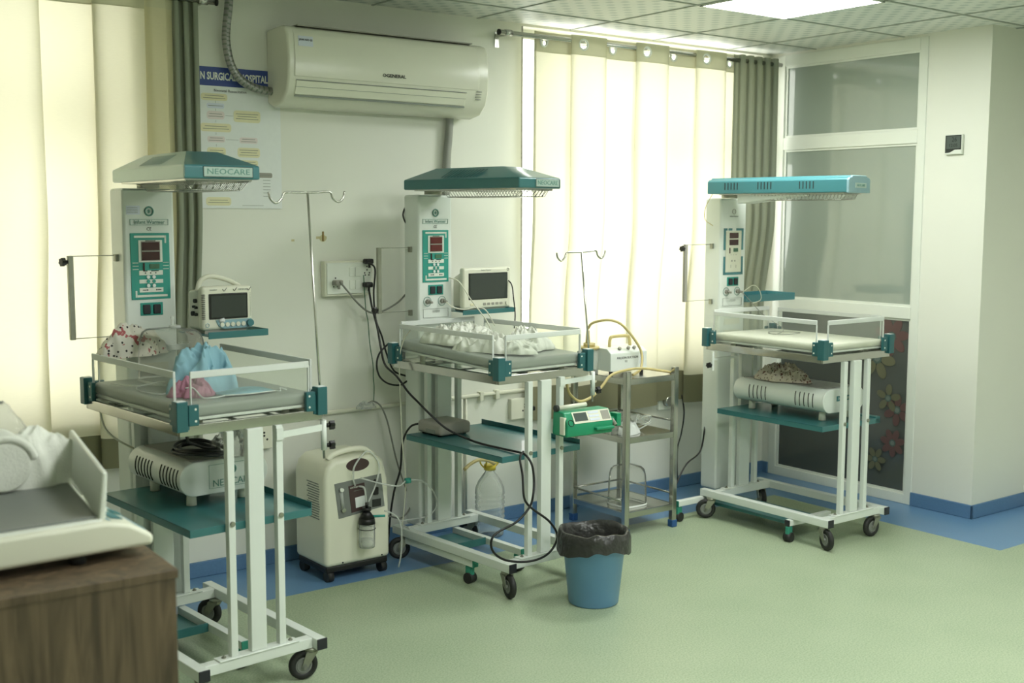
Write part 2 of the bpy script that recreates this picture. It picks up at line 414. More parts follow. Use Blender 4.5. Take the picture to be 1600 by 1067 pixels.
# windows
for k, (x0, x1) in enumerate(((.3, 1.66), (3.715, 5.55))):
    g = G(); f = .045; y0, y1 = WY+.1, WY+.15; zt = 2.565
    g.box(x0, x1, y0, y1, SILL, SILL+f); g.box(x0, x1, y0, y1, zt-f, zt); g.box(x0, x0+f, y0, y1, SILL, zt) if k == 0 else g.box(x0, x0+.02, y0, y1, SILL, zt); g.box(x1-f, x1, y0, y1, SILL, zt)
    g.box(x0 if k == 0 else x0+.2, x1, y0-.02, y1+.02, 1.93, 2.05)
    if k: g.box(x0+.18, x0+.22, y0, y1, SILL, zt)
    xm = (x0+x1)/2; g.box(xm-.02, xm+.02, y0, y1, SILL, zt)
    wn = struct(g.build('window_%d' % (k+1), 'frame_white'))
    G().box(x0, x1, WY+.12, WY+.124, SILL, zt).build('window_pane', 'glass', wn)
    G().box(x0-.0, x1+.0, WY-.01, WY+.2, SILL-.02, SILL).build('window_sill', 'granite', wn)
    if k: G().box(x0-.001, x0+.014, WY+.004, WY+.1, SILL, zt).build('window_jamb', 'granite', wn)
# glazed partition
g = G()
for a in ((4.79, 4.845, 0, 2.562), (3.812, 3.86, 0, 2.562), (3.86, 4.79, 2.495, 2.562), (3.86, 4.79, 1.998, 2.072), (3.86, 4.79, 1.037, 1.105), (3.86, 4.79, 0, .055)):
    g.box(PX-.006, PX+.05, a[0], a[1], a[2], a[3])
dr = struct(g.build('door_1', 'frame_white', bevel=.003))
g = G()
for a in ((2.072, 2.495), (1.105, 1.998), (.055, 1.037)):
    z0, z1 = a
    for b in ((4.775, 4.79, z0, z1), (3.86, 3.872, z0, z1), (3.872, 4.775, z1-.012, z1), (3.872, 4.775, z0, z0+.012)): g.box(PX+.004, PX+.02, *b)
g.build('glazing_bead', 'frame_white', dr)
G().box(PX+.012, PX+.018, 3.865, 4.785, 2.075, 2.49).build('glass_pane', 'pane_upper', dr)
G().box(PX+.012, PX+.018, 3.865, 4.785, 1.108, 1.995).build('glass_pane', 'pane_upper', dr)
G().box(PX+.012, PX+.018, 3.865, 4.785, .058, 1.034).build('glass_pane', 'pane_lower', dr)
def flower(y, z, R, npet, mcol, rot=0):  # flat coloured shapes painted in for flowers showing in the glass
    g = G(); flower.n = getattr(flower, 'n', 0)+1; x = PX+.0112-.0016*flower.n
    for i in range(npet):
        t = rot+2*PI*i/npet; pts = []
        for j in range(16):
            u = 2*PI*j/16; a = R*.62+R*.4*math.cos(u); b = R*.25*math.sin(u)
            pts.append((x-.0001*(i % 3), y+a*math.cos(t)-b*math.sin(t), z+a*math.sin(t)+b*math.cos(t)))
        g.prism(pts, (.0006, 0, 0), 0)
    for r, dx, mi in ((R*.26, .0006, 1), (R*.16, .0010, 2)):
        g.prism([(x-dx, y+r*math.cos(2*PI*j/20), z+r*math.sin(2*PI*j/20)) for j in range(20)], (.0008, 0, 0), mi)
    g.build('flower_in_glass', [mcol, 'flower_dark', 'flower_blue'], dr)
flower(3.985, .93, .11, 7, 'flower_pink', .3); flower(4.075, .80, .12, 6, 'flower_yellow', .1); flower(3.93, .52, .09, 6, 'flower_pink', .6)
flower(3.99, .58, .08, 5, 'flower_yellow', .4); flower(3.95, .33, .08, 7, 'flower_pink', .2); flower(4.06, .22, .07, 6, 'flower_yellow', 0)
# ceiling light panels; all but the first are unseen, added to light the room
for i, (x, y) in enumerate(((4.04, 3.37), (3.44, 1.57), (1.64, 1.57), (1.64, -.23), (3.44, -.23))):
    r = empty('ceiling_light', (x+.3, y+.3, H), 0,
              'bright square panel light in the tiled ceiling near the right window' if i == 0 else 'square panel light added in the ceiling out of view, to light the room', 'ceiling light', 'square ceiling panel lights')
    g = G(); a = .294
    for q in ((-a, a, -a, -a+.012), (-a, a, a-.012, a), (-a, -a+.012, -a, a), (a-.012, a, -a, a)): g.box(q[0], q[1], q[2], q[3], -.008, -.0005)
    g.build('frame', 'frame_white', r)
    G().box(-a+.012, a-.012, -a+.012, a-.012, -.005, -.001).build('diffuser', 'led_panel', r)

# ------------------------------------------------------------------ curtains and rods
def curtain(name, x0, x1, y, z0, z1, m, folds, amp, label, group=None, head=None, hem=0, seed=0, grom=None, sharp=1.0, flare=0, hug=.065, band=0):
    r = empty(name, ((x0+x1)/2, y, z1), 0, label, 'curtain', group); xc = (x0+x1)/2; W_ = x1-x0
    def off(u, q):
        a = math.sin(2*PI*folds*u+seed); a = math.copysign(abs(a)**sharp, a)
        return amp*a*(.65+.35*q)+amp*.45*noise.noise(Vector((u*folds*1.3+seed, q*1.4, seed)))*q
    ph = 2*PI*folds; B = W_/(2*ph)*1.45
    def fx(u, q): return -B*math.sin(2*ph*u+2*seed)*(1+.25*math.sin(u*17+seed*3)*q)
    def mk(za, zb):       # a strip of the hanging cloth between two heights
        def fn(u, v):
            hz = hem*noise.noise(Vector((u*3+seed, seed, 1)))
            wv = .5*hz+.010*math.sin(2*PI*folds*u+seed)
            lo = za+(hz if za == z0 else wv); hi = zb+(wv if zb < z1-.2 else 0)
            z = lo+(hi-lo)*v; q = (z1-z)/(z1-z0)
            x = (u-.5)*W_*(1+flare*q)+fx(u, q)+.012*noise.noise(Vector((u*folds, q*2, seed)))*q
            k = min(1, max(0, (q-.45)/.3)); k = k*k*(3-2*k)
            return Vector((x, off(u, max(0, q))*(1-.45*k)+hug*k, z-z1))
        return fn
    G().sheet(mk(z0+band, z1-(head or 0)), int(folds*44), 40).build('fabric_panel', m, r)
    if band: G().sheet(mk(z0, z0+band), int(folds*44), 5).build('bottom_band', 'curtain_bottom', r)  # lower strip of the sheet takes a darker olive colour
    if head:
        n_ = int(W_/.006); h_ = head; g = G(); K = 16
        def f2(u, v): return Vector(((u-.5)*W_+fx(u, 0), off(u, 0)-.002, -h_-.004+(h_+.005)*v))
        g.sheet(f2, n_, K)
        if grom:
            dl = []
            for f in g.b.faces:
                c = f.calc_center_median()
                if any((c.x-(gx-xc))**2+(c.z+.045)**2 < .0225**2 for gx in grom): dl.append(f)
            bmesh.ops.delete(g.b, geom=dl, context='FACES')
        g.build('heading_band', 'curtain_head', r)
    for gx in (grom or ()):
        u = (gx-x0)/W_; d = (off(u+.004, 0)-off(u-.004, 0))/(.008*W_)
        G().ring((gx-xc, off(u, 0)-.004, -.045), (-d, 1, 0), .026, .006).build('grommet', 'frame_white', r)
    return r
C1 = 'cream window curtains'; C2 = 'olive green window curtains'
c2 = [3.79, 4.03, 4.26, 4.48, 4.71, 4.94, 5.16]
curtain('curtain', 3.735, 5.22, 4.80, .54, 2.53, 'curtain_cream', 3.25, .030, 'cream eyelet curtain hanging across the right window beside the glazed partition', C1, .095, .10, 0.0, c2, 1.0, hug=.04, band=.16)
curtain('curtain', 5.20, 5.56, 4.795, .50, 2.535, 'curtain_olive', 5, .028, 'grey green curtain bunched in the corner beside the glazed partition', C2, .0, .03, .4)
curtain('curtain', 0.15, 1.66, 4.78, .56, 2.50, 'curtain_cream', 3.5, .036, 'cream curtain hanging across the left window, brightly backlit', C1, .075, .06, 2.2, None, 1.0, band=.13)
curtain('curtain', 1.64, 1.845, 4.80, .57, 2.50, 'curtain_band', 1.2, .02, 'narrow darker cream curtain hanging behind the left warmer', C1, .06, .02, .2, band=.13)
curtain('curtain', 1.83, 1.955, 4.81, .55, 2.52, 'curtain_olive', 3, .022, 'olive curtain bunched between the left window and the hospital poster', C2, .0, .02, 1.0)
for nm, x0, x1, z, lab in (('curtain_rod', 3.50, 5.60, 2.503, 'steel curtain rod above the right window'), ('curtain_rod', .1, 2.03, 2.487, 'steel curtain rod above the left window')):
    r = empty(nm, (x0, 4.80, z), 0, lab, 'curtain rod', 'curtain rods')
    G().cyl((0, 0, 0), (x1-x0, 0, 0), .0125).build('pole', 'chrome', r)
    e = 0 if x0 > 3 else x1-x0
    G().cyl((e-.004, 0, 0), (e+.004, 0, 0), .0145).build('end_cap', 'black', r)
    for bx in ((.055, x1-x0-.05) if x0 > 3 else (x1-x0-.06,)):
        G().cyl((bx-.02, 0, 0), (bx+.02, 0, 0), .0165).box(bx-.008, bx+.008, 0, .098, -.012, .006).box(bx-.012, bx+.012, .094, .099, -.06, .015).build('bracket', 'chrome', r)

# ------------------------------------------------------------------ infant warmers
def caster(p, u, v, ang, brake=False):
    g = G(); c, s = math.cos(ang), math.sin(ang); wx, wy = u-.028*c, v-.028*s
    wh = G(); ax = Vector((-s, c, 0))
    cc = Vector((wx, wy, .052))
    fr = G(); fr.cyl((u, v, .098), (u, v, .112), .024).cyl((u, v, .084), (u, v, .1), .018, .024)
    for k in (-1, 1):
        o = ax*(.019*k)
        a = Vector((u, v, .098))+o; b = cc+o
        fr.prism([a+Vector((.02*c, .02*s, 0)), a-Vector((.022*c, .022*s, 0)), b-Vector((.010*c, .010*s, .0)), b-Vector((0, 0, .012)), b+Vector((.014*c, .014*s, .0))], ax*(.003*k))
    fr.box(-.02, .02, -.02, .02, .094, .1, 0, Matrix.Translation((u, v, 0)) @ Matrix.Rotation(ang, 4, 'Z'))
    f = fr.build('caster', 'zinc', p)
    t = G()
    prof = [(.030, -.012), (.043, -.0125), (.050, -.008), (.052, 0), (.050, .008), (.043, .0125), (.030, .012)]
    R = []
    e1 = Vector((0, 0, 1)); e2 = ax.cross(e1)
    for r_, o in prof:
        R.append([t.b.verts.new(cc+ax*o+(e1*math.cos(2*PI*i/32)+e2*math.sin(2*PI*i/32))*r_) for i in range(32)])
    for i in range(len(R)):
        for j in range(32):
            q = t.b.faces.new((R[i][j], R[i][(j+1) % 32], R[(i+1) % len(R)][(j+1) % 32], R[(i+1) % len(R)][j])); q.smooth = True
    t.build('tire', 'rubber', f)
    G().cyl(cc-ax*.010, cc+ax*.010, .031, n=28).ring(cc-ax*.0105, ax, .024, .0022).ring(cc+ax*.0105, ax, .024, .0022).cyl(cc-ax*.022, cc+ax*.022, .008, n=12).build('hub', 'grey_hub', f)
    return f
def brake_caster(p, u, v, ang):
    c, s = math.cos(ang), math.sin(ang); ax = Vector((-s, c, 0)); cc = Vector((u, v, .024))
    f = G().box(-.018, .02, -.012, .012, .026, .078, 0, Matrix.Translation((u, v, 0)) @ Matrix.Rotation(ang, 4, 'Z')).build('brake_caster', 'cap_green', p, .006)
    G().cyl(cc-ax*.019, cc+ax*.019, .024, n=24).build('wheel', 'rubber', f)
def knob(p, c, ax, r=.013, l=.028, name='knob'):
    c = Vector(c); ax = Vector(ax).normalized()
    g = G().cyl(c, c+ax*l*.5, r*.5, n=10)
    d = ax.orthogonal().normalized(); e = ax.cross(d)
    g.prism([c+ax*l*.45+(d*math.cos(t)+e*math.sin(t))*(r*(1.15 if k % 2 == 0 else .8)) for k, t in enumerate([2*PI*i/12 for i in range(12)])], ax*l*.55)
    g.build(name, 'black', p)
def hood(kind, p, fu, fv, deg, L, Wd):
    # local frame: origin front centre; y to the rear; x right
    r = bpy.data.objects.new('heater_hood', None); S.collection.objects.link(r); r.parent = p; r.location = (fu, fv, 0); r.rotation_euler = (0, 0, math.radians(deg)); r.empty_display_size = .05
    h = Wd/2; z0 = 1.715
    if kind in (0, 1):
        z1 = z0+.043; z2 = z1+.052; ix = .075; fy = .17; ry = L-.14
        b = [(-h, 0), (h, 0), (h, L), (-h, L)]
        t = [(-h+ix, fy), (h-ix, fy), (h-ix, ry), (-h+ix, ry)]
        g = G(); V0 = [g.b.verts.new((x, y, z0)) for x, y in b]; V1 = [g.b.verts.new((x, y, z1)) for x, y in b]; V2 = [g.b.verts.new((x, y, z2)) for x, y in t]
        g.b.faces.new(V0[::-1]); g.b.faces.new(V2)
        for A, B in ((V0, V1), (V1, V2)):
            for i in range(4):
                f = g.b.faces.new((A[i], A[(i+1) % 4], B[(i+1) % 4], B[i]))
                if kind == 0 and (i == 3): f.material_index = 1
        g.build('hood_shell', ['teal_light' if kind == 0 else 'teal', 'silverteal'], r, .006, 3)
        # louvres on the left slope
        n = 12; g = G(); pt, lw_ = (.019, .0035) if kind == 0 else (.020, .0075)
        dz = (z2-z1)/ix
        for i in range(n):
            y = L*(.30 if kind == 0 else .33)+i*pt
            a, c = .012, .058
            for q in (0,):
                x_a, x_b = -h+a, -h+c
                ya, yb = y+.02, y
                off = .0008
                g.prism([(x_a-off, ya, z1+a*dz+off), (x_a-off, ya+lw_, z1+a*dz+off), (x_b-off, yb+lw_, z1+c*dz+off), (x_b-off, yb, z1+c*dz+off)], (-.0006, 0, .0008))
        g.build('louvre', 'teal_dark' if kind == 1 else 'louvre_pale', r)
        # front name plate
        G().box(-.066 if kind == 0 else -.03, .104 if kind == 0 else .118, -.0022, .002, z0+.006, z1-.003).build('name_plate', 'silverteal', r, .002)
        cx = .019 if kind == 0 else .044; w_ = .17 if kind == 0 else .148
        g = G(); x0, x1, za, zb = cx-w_/2, cx+w_/2, z0+.006, z1-.003
        for a in ((x0, x1, za, za+.0014), (x0, x1, zb-.0014, zb), (x0, x0+.0014, za, zb), (x1-.0014, x1, za, zb)): g.box(a[0], a[1], -.0032, -.002, a[2], a[3])
        g.build('plate_border', 'ink', r)
        text('lettering', 'NEOCARE', .0255, 'ink_green', r, (cx, -.0026, (za+zb)/2), sx=1.28 if kind == 0 else 1.1)
    else:
        z1 = z0+.082
        prof = [(-h, z0), (-h, z0+.062), (-h+.012, z0+.072), (-h+.03, z0+.074), (-h+.036, z1), (h-.036, z1), (h-.03, z0+.074), (h-.012, z0+.072), (h, z0+.062), (h, z0)]
        G().prism([(x, .012, z) for x, z in prof], (0, L-.012, 0)).build('hood_shell', 'teal_light', r, .004)
        G().prism([(x*1.015, 0, z0+(z-z0)*1.02-.002) for x, z in prof], (0, .014, 0)).build('front_cover', 'blue_light', r, .004)
        g = G()
        for c0 in (.19, .43, .63):
            for i in range(5): g.box(-h-.0012, -h+.001, c0+i*.019, c0+i*.019+.005, z0+.02, z0+.056)
        g.build('louvre', 'ink', r)
        G().box(-.045, .06, -.0025, .001, z0+.022, z0+.046).build('name_plate', 'silverteal', r, .001)
        text('lettering', 'NEOCARE', .017, 'ink_green', r, (.0075, -.003, z0+.034), sx=1)
        G().prism([(-.075, L-.17, z0-.001), (-.075, L-.17, z0-.05), (-.075, L-.36, z0-.03), (-.075, L-.5, z0-.012), (-.075, L-.5, z0-.001)], (.15, 0, 0)).build('neck_cover', 'white', r, .006)
    # underside reflector and wire guard
    y0, y1 = L*.02+.02, L*.66
    G().box(-h+.015, h-.015, y0, L*.92, z0-.006, z0+.001).build('reflector', 'chrome', r)
    g = G(); rr = .0014; zb = z0-.034
    g.tube([(-h+.045, y0+.03, zb), (h-.045, y0+.03, zb), (h-.045, y1, zb), (-h+.045, y1, zb), (-h+.045, y0+.03, zb)], rr*1.6, 6, 0)
    g.tube([(-h+.02, y0, z0-.006), (h-.02, y0, z0-.006), (h-.02, y1+.02, z0-.006), (-h+.02, y1+.02, z0-.006), (-h+.02, y0, z0-.006)], rr*1.4, 6, 0)
    ny = 24
    for i in range(ny+1):
        y = y0+.02+(y1-y0-.02)*i/ny
        g.tube([(-h+.02, y, z0-.006), (-h+.045, y, zb), (h-.045, y, zb), (h-.02, y, z0-.006)], rr, 5, 0)
    for i in range(8):
        x = -h+.05+(Wd-.1)*i/7; g.tube([(x, y0, z0-.006), (x, y0+.03, zb)], rr, 5, 0)
    g.build('wire_guard', 'steel', r)
    G().cyl((-.03, L-.09, z0-.02), (-.03, L-.09, z0), .04).build('swivel_joint', 'zinc', r)
    return r
def tower(p, tv, kind):
    fz = 1.695
    G().box(-.1, .1, tv, tv+.115, .118, fz).build('tower', 'white', p, .012, 4)
    y = tv-.0015
    cx = 0.0
    if kind < 2:
        G().box(cx-.076, cx+.076, y-.002, tv+.002, 1.287, 1.532).build('control_panel', 'panel_green', p, .002)
        yy = y-.004; g = G()
        for a in ((-.062, .062, 1.515, 1.523), (.056, .062, 1.495, 1.522), (-.055, .062, 1.296, 1.304), (-.062, -.056, 1.296, 1.32)): g.box(a[0], a[1], yy, y, a[2], a[3])
        for k in range(3):
            for s in (-1, 1): g.box(s*.07, s*.048, yy, y, 1.398+k*.012, 1.4+k*.012)
        for a in ((-.046, .046, 1.425, 1.506), (-.046, .046, 1.377, 1.394), (-.046, .046, 1.347, 1.361), (-.046, .046, 1.314, 1.33)): g.box(a[0], a[1], yy, y, a[2], a[3])
        g.build('panel_print', 'frame_white', p)
        G().box(-.037, .037, yy-.001, yy+.001, 1.43, 1.502).build('display_frame', 'grey', p)
        for z in (1.4685, 1.433):
            o = G().box(-.034, .034, yy-.003, yy, z, z+.03).build('display', 'led_red' if kind else 'led_dark', p)
        G().box(-.005, .033, yy-.001, yy+.001, 1.4, 1.418).build('small_display', 'lcd_green', p)
        G().box(-.031, -.025, yy-.002, yy+.001, 1.392, 1.422).build('gauge_slot', 'led_dark', p)
        g = G()
        for k, z in enumerate((1.37, 1.354, 1.338)):
            for x in (-.012, .01): g.cyl((x, yy, z), (x, yy-.003, z), .0065, n=14, mi=1 if k == 1 else 0)
        g.build('push_button', ['paper', 'panel_green'], p, split=True)
        g = G()
        for x in (-.022, -.002, .018): g.cyl((x, yy-.001, 1.385), (x, yy+.001, 1.385), .0025, n=8)
        for x in (-.016, .02): g.cyl((x, yy-.001, 1.322), (x, yy+.001, 1.322), .0028, n=8)
        for x0, x1, z in ((-.034, -.02, 1.322), (.024, .038, 1.322), (-.03, -.014, 1.3925), (.0, .03, 1.3925), (-.02, .02, 1.5035)): g.box(x0, x1, yy-.0006, yy, z-.0015, z+.0015)
        g.build('panel_marks', 'ink', p)
        # round emblem ring
        G().ring((0, y-.001, 1.612), (0, 1, 0), .0155, .0032, 32).build('emblem_ring', 'ink_green', p)
        g = G()
        for k in range(8):
            t = 2*PI*k/8; g.bar((0, y, 1.612), (.008*math.cos(t), y, 1.612+.008*math.sin(t)), .0018)
        g.build('emblem_star', 'ink_green', p)
        g = G(); x0, x1, za, zb = -.074, .074, 1.561, 1.583
        for a in ((x0, x1, za, za+.0013), (x0, x1, zb-.0013, zb), (x0, x0+.0013, za, zb), (x1-.0013, x1, za, zb)): g.box(a[0], a[1], y-.0008, y+.001, a[2], a[3])
        g.build('title_border', 'ink_green', p)
        text('lettering', 'Infant Warmer', .0195, 'ink_green', p, (0, y-.0004, 1.572), sx=1.02)
        text('lettering', 'CE', .017, 'ink', p, (-.002, y-.0004, 1.5465), sx=.95)
        if kind == 0:
            G().box(-.087, -.035, y-.0005, y+.001, 1.6, 1.632).build('sticker', 'poster_blue_pale', p)
            g = G()
            for k in range(4): g.box(-.084, -.044, y-.001, y, 1.606+k*.006, 1.6075+k*.006)
            g.build('sticker_lines', 'ink_grey', p)
    else:
        g = G(); yy = y-.001
        for a in ((-.076, -.05, 1.536-.012, 1.536), (-.04, -.012, 1.524, 1.536), (.02, .076, 1.524, 1.536), (-.076, -.062, 1.42, 1.536), (.062, .076, 1.42, 1.536), (-.076, -.062, 1.287, 1.385), (.062, .076, 1.287, 1.385), (-.076, .076, 1.287, 1.3)): g.box(a[0], a[1], yy, y+.001, a[2], a[3])
        g.build('panel_border', 'teal_light', p)
        G().box(-.06, .06, yy-.001, y+.001, 1.302, 1.52).build('control_panel', 'plastic_white', p, .001)
        for z in (1.482, 1.446): G().box(-.034, .034, yy-.003, yy, z, z+.03).build('display', 'led_dark', p)
        G().box(-.002, .034, yy-.002, yy, 1.41, 1.43).build('small_display', 'lcd_green', p)
        G().box(-.034, -.026, yy-.002, yy, 1.402, 1.432).build('gauge_slot', 'led_dark', p)
        g = G()
        for x in (-.02, 0, .02):
            g.cyl((x, yy-.002, 1.395), (x, yy, 1.395), .002, n=8)
        for x in (-.012, .01): g.cyl((x, yy-.002, 1.362), (x, yy, 1.362), .005, n=10)
        for x in (-.02, .02): g.box(x-.001, x+.001, yy-.002, yy, 1.325, 1.34)
        g.build('push_button', 'grey', p, split=True)
        text('lettering', 'Infant Warmer', .011, 'ink_grey', p, (0, y-.0004, 1.6))
        G().ring((0, y, 1.625), (0, 1, 0), .013, .0012, 28).build('emblem_ring', 'grey', p)
    # power switches
    G().box(-.044, .044, y-.002, tv+.001, 1.227, 1.275).build('switch_plate', 'panel_green', p, .002)
    for x in (-.021, .019): G().box(x-.014, x+.014, y-.009, y, 1.233, 1.268).build('rocker_switch', 'cap_black', p, .003)
    if kind:
        for x in (-.05, .036):
            s = G().ring((x, y-.001, 1.197), (0, 1, 0), .022, .0012).build('probe_socket', 'ink_green', p)
            G().cyl((x, y, 1.197), (x, y-.014, 1.197), .011, n=16).cyl((x, y-.014, 1.197), (x+.004, y-.034, 1.194), .006, n=10).build('probe_plug', 'grey', s)
        g = G(); x0, x1, za, zb = -.074, .074, 1.12, 1.162
        for a in ((x0, x1, za, za+.001), (x0, x1, zb-.001, zb), (x0, x0+.001, za, zb), (x1-.001, x1, za, zb)): g.box(a[0], a[1], y-.0005, y+.001, a[2], a[3])
        for q in range(3): g.box(-.02, .024, y-.0005, y, 1.145+q*.004, 1.1462+q*.004)
        g.build('specification_plate', 'ink_grey', p)
    for z in (1.02, .96):
        G().box(-.06, .06, y-.0008, y+.001, z, z+.03).build('rating_label', 'plastic_white', p)
def warmer(k, loc, rz, tv, label, iv=None, bar_u=-.27, mat_tilt=0, mattress='mattress_grey'):
    p = empty('infant_warmer', (loc[0], loc[1], 0), rz, label, 'infant warmer', 'infant warmers')
    W2, TL = .26, .745 if k == 0 else .76
    # base rails
    for s in (-1, 1):
        f = G().box(s*.22-.019, s*.22+.019, -.045, .80, .112, .15).build('side_rail', 'white', p, .003)
        G().box(s*.22-.0195, s*.22+.0195, -.049, -.043, .1115, .1505).build('end_cap', 'cap_black', f, .002)
    for v, nm in ((.005, 'cross_beam'), (.715, 'cross_beam')):
        f = G().box(-.201, .201, v-.02, v+.02, .113, .149).box(-.15, .15, v-.024, v+.024, .149, .154).build(nm, 'white', p, .003)
        for u in (-.125, .125): G().cyl((u, v, .154), (u, v, .158), .008, n=6).cyl((u, v, .158), (u, v, .163), .004, n=8).build('bolt', 'zinc', f)
        for u in (-.09, .09):
            t = G().box(u-.0125, u+.0125, v-.0125, v+.0125, .154, .905).build('support_tube', 'white', p, .002)
            if v < .1: G().cyl((u, v-.0125, .60), (u, v-.019, .60), .0085, n=14).build('bolt', 'zinc', t)
        if v < .1: G().box(-.029, .029, v-.014, v+.014, .154, .905).build('centre_post', 'white', p, .003)
        else: G().box(-.04, .04, v-.012, v+.012, .154, .905).build('centre_post', 'white', p, .003)
    if k == 0: cs = ((.205, .005, math.radians(-14)), (-.205, .005, math.radians(60)), (.205, .70, math.radians(-60)), (-.2, .72, 1.0))
    elif k == 1: cs = ((-.215, .0, math.radians(75)), (.2, .0, 1.0), (-.215, .73, math.radians(-28)), (.205, .74, math.radians(-60)))
    else: cs = ((-.215, .0, math.radians(72)), (.19, .0, math.radians(-5)), (-.225, .73, math.radians(-40)), (.2, .76, math.radians(60)))
    for u, v, a in cs: caster(p, u, v, a)
    if k < 2:
        for u in (-.215, .065):
            f = G().box(u-.015, u+.015, .21, .71, .078, .108).build('lower_rail', 'white', p, .002)
            G().box(u-.0155, u+.0155, .206, .212, .0775, .1085).build('end_cap', 'cap_green', f, .002)
            brake_caster(p, u, .245, math.radians(100))
        G().box(-.199, .049, .46, .70, .078, .082).box(-.199, .049, .455, .46, .078, .112).build('foot_tray', 'teal', p, .002)
    else:
        for v, u0, u1 in ((.185, -.26, .06), (.79, -.42, -.18)):
            f = G().box(u0, u1, v-.015, v+.015, .08, .11).build('lower_rail', 'white', p, .002)
            G().box(u0-.004, u0+.002, v-.0155, v+.0155, .0795, .1105).build('end_cap', 'cap_black' if v < .3 else 'cap_green', f, .002)
            brake_caster(p, u0+.012, v-.0, math.radians(10))
        G().box(-.19, .03, .20, .775, .078, .082).box(-.195, -.19, .20, .775, .066, .082).build('foot_tray', 'teal', p, .001)
    # equipment shelf
    z = .592
    f = G().box(-.226, .226, .02, .70, z, z+.004).box(-.226, -.223, .02, .70, z-.022, z+.004).box(-.226, .226, .017, .02, z-.022, z+.004)
    if k == 1 or k == 0: f.box(.223, .226, .017, .70, z-.022, z+.026)
    else: f.box(.19, .226, .017, .70, z-.022, z+.012)
    f.build('equipment_shelf', 'teal', p, .001)
    # bed tray (steel rim)
    z0, z1, t = .905, .94, .014
    g = G()
    g.box(-W2, W2, 0, t, z0, z1).box(-W2, W2, TL-t, TL, z0, z1).box(-W2, -W2+t, t, TL-t, z0, z1).box(W2-t, W2, t, TL-t, z0, z1)
    g.box(-W2+t, W2-t, t, .06, z0+.002, z0+.006).box(-W2+t, W2-t, TL-.06, TL-t, z0+.002, z0+.006).box(-W2+t, -W2+.06, .06, TL-.06, z0+.002, z0+.006).box(W2-.06, W2-t, .06, TL-.06, z0+.002, z0+.006)
    g.build('tray_rim', 'steel', p, .002)
    g = G()
    for u in (-.14, 0, .14): g.bar((u, .05, z0+.012), (u, TL-.05, z0+.012), .01, .006)
    for v in (.16, .38, .6): g.bar((-W2+.05, v, z0+.018), (W2-.05, v, z0+.018), .02, .004)
    g.build('tray_cross_bar', 'grey_hub', p, split=True)
    # mattress platform
    dzr = mat_tilt
    def mz(v, z): return z+dzr*(v/TL)
    pl = G()
    a, b = .025, TL-.022
    def slab(g, x0, x1, y0, y1, za, zb, mi=0):
        vs = [g.b.verts.new((x, y, mz(y, z))) for x in (x0, x1) for y in (y0, y1) for z in (za, zb)]
        for q in ((0, 1, 3, 2), (4, 6, 7, 5), (0, 4, 5, 1), (2, 3, 7, 6), (0, 2, 6, 4), (1, 5, 7, 3)): g.b.faces.new([vs[i] for i in q]).material_index = mi
    slab(pl, -W2+.028, W2-.028, a, b, .948, .958); pl.build('mattress_platform', 'white', p, .002)
    g = G()
    for u in (-.16, .16):
        for v in (.07, TL-.1): g.cyl((u, v, z0+.006), (u, v, mz(v, .949)), .013, n=16)
    g.build('platform_spacer', 'plastic_white', p, split=True)
    ms = G(); nu, nv = 14, 20
    th = .042 if k < 2 else .034
    slab(ms, -W2+.022, W2-.022, .018, b+.004, .9585, .9585+th)
    ms.build('mattress', mattress, p, .015, 4)
    # guard walls and corner brackets
    zt = 1.108
    def pane(x0, x1, y0, y1, rear=False):
        zz = zt+(.006 if rear else 0)
        g = G().box(x0, x1, y0, y1, .952, zz-.022)
        if rear or True:
            f = g.build('guard_panel', 'acrylic', p)
            e = G()
            e.box(x0-.0012, x1+.0012, y0-.0012, y1+.0012, zz-.022, zz).build('guard_top_edge', 'acrylic_edge', f, .002)
            q = G()
            if x1-x0 > y1-y0: q.box(x0-.0015, x0+.002, y0-.001, y1+.001, .952, zz-.022).box(x1-.002, x1+.0015, y0-.001, y1+.001, .952, zz-.022)
            else: q.box(x0-.001, x1+.001, y0-.0015, y0+.002, .952, zz-.022).box(x0-.001, x1+.001, y1-.002, y1+.0015, .952, zz-.022)
            q.build('guard_side_edge', 'acrylic_edge', f, split=True)
    u = W2-.010
    pane(-u-.003, -u+.003, .05, TL-.05); pane(u-.003, u+.003, .05, TL-.05)
    pane(-.215, .215, .008, .014); pane(-.215, .215, TL-.016, TL-.010, True)
    for su in (-1, 1):
        for v, sv in ((0, 1), (TL, -1)):
            cx, cy = su*(W2-.004), v+sv*.004
            g = G(); a = .019
            g.box(cx-a, cx+a, cy-a, cy+a, .922, 1.018)
            # flanges with slots on both sides
            x0 = cx-su*.06
            g.box(min(x0, cx-su*.024), max(x0, cx-su*.024), cy-.012, cy+.004, .937, 1.004)
            y1 = cy+sv*.06
            g.box(cx-.008, cx+.008, min(y1, cy+sv*.024), max(y1, cy+sv*.024), .937, 1.004)
            g.box(min(cx, x0+su*.03), max(cx, x0+su*.03), cy-.006, cy+.006, .925, .99)
            g.box(cx-.006, cx+.006, min(cy, y1-sv*.03), max(cy, y1-sv*.03), .925, .99)
            f = g.build('corner_bracket', 'teal_dark', p, .0025)
            G().box(cx-.015, cx+.015, cy-.015, cy+.015, 1.018, 1.0195).build('bracket_cap', 'paper', f)
            g = G()
            if sv == 1:
                for zz in (.952, .99): g.cyl((cx-su*.048, cy-.0125, zz), (cx-su*.048, cy-.010, zz), .004, n=8)
            for zz in (.952, .99): g.cyl((cx+su*.0078, cy+sv*.048, zz), (cx+su*.0105, cy+sv*.048, zz), .004, n=8)
            g.build('bracket_screw', 'frame_white', f, split=True)
    # tower, hood, accessory rail
    tower(p, tv, k)
    zb0, zb1 = 1.148, 1.452
    yb = tv+.06
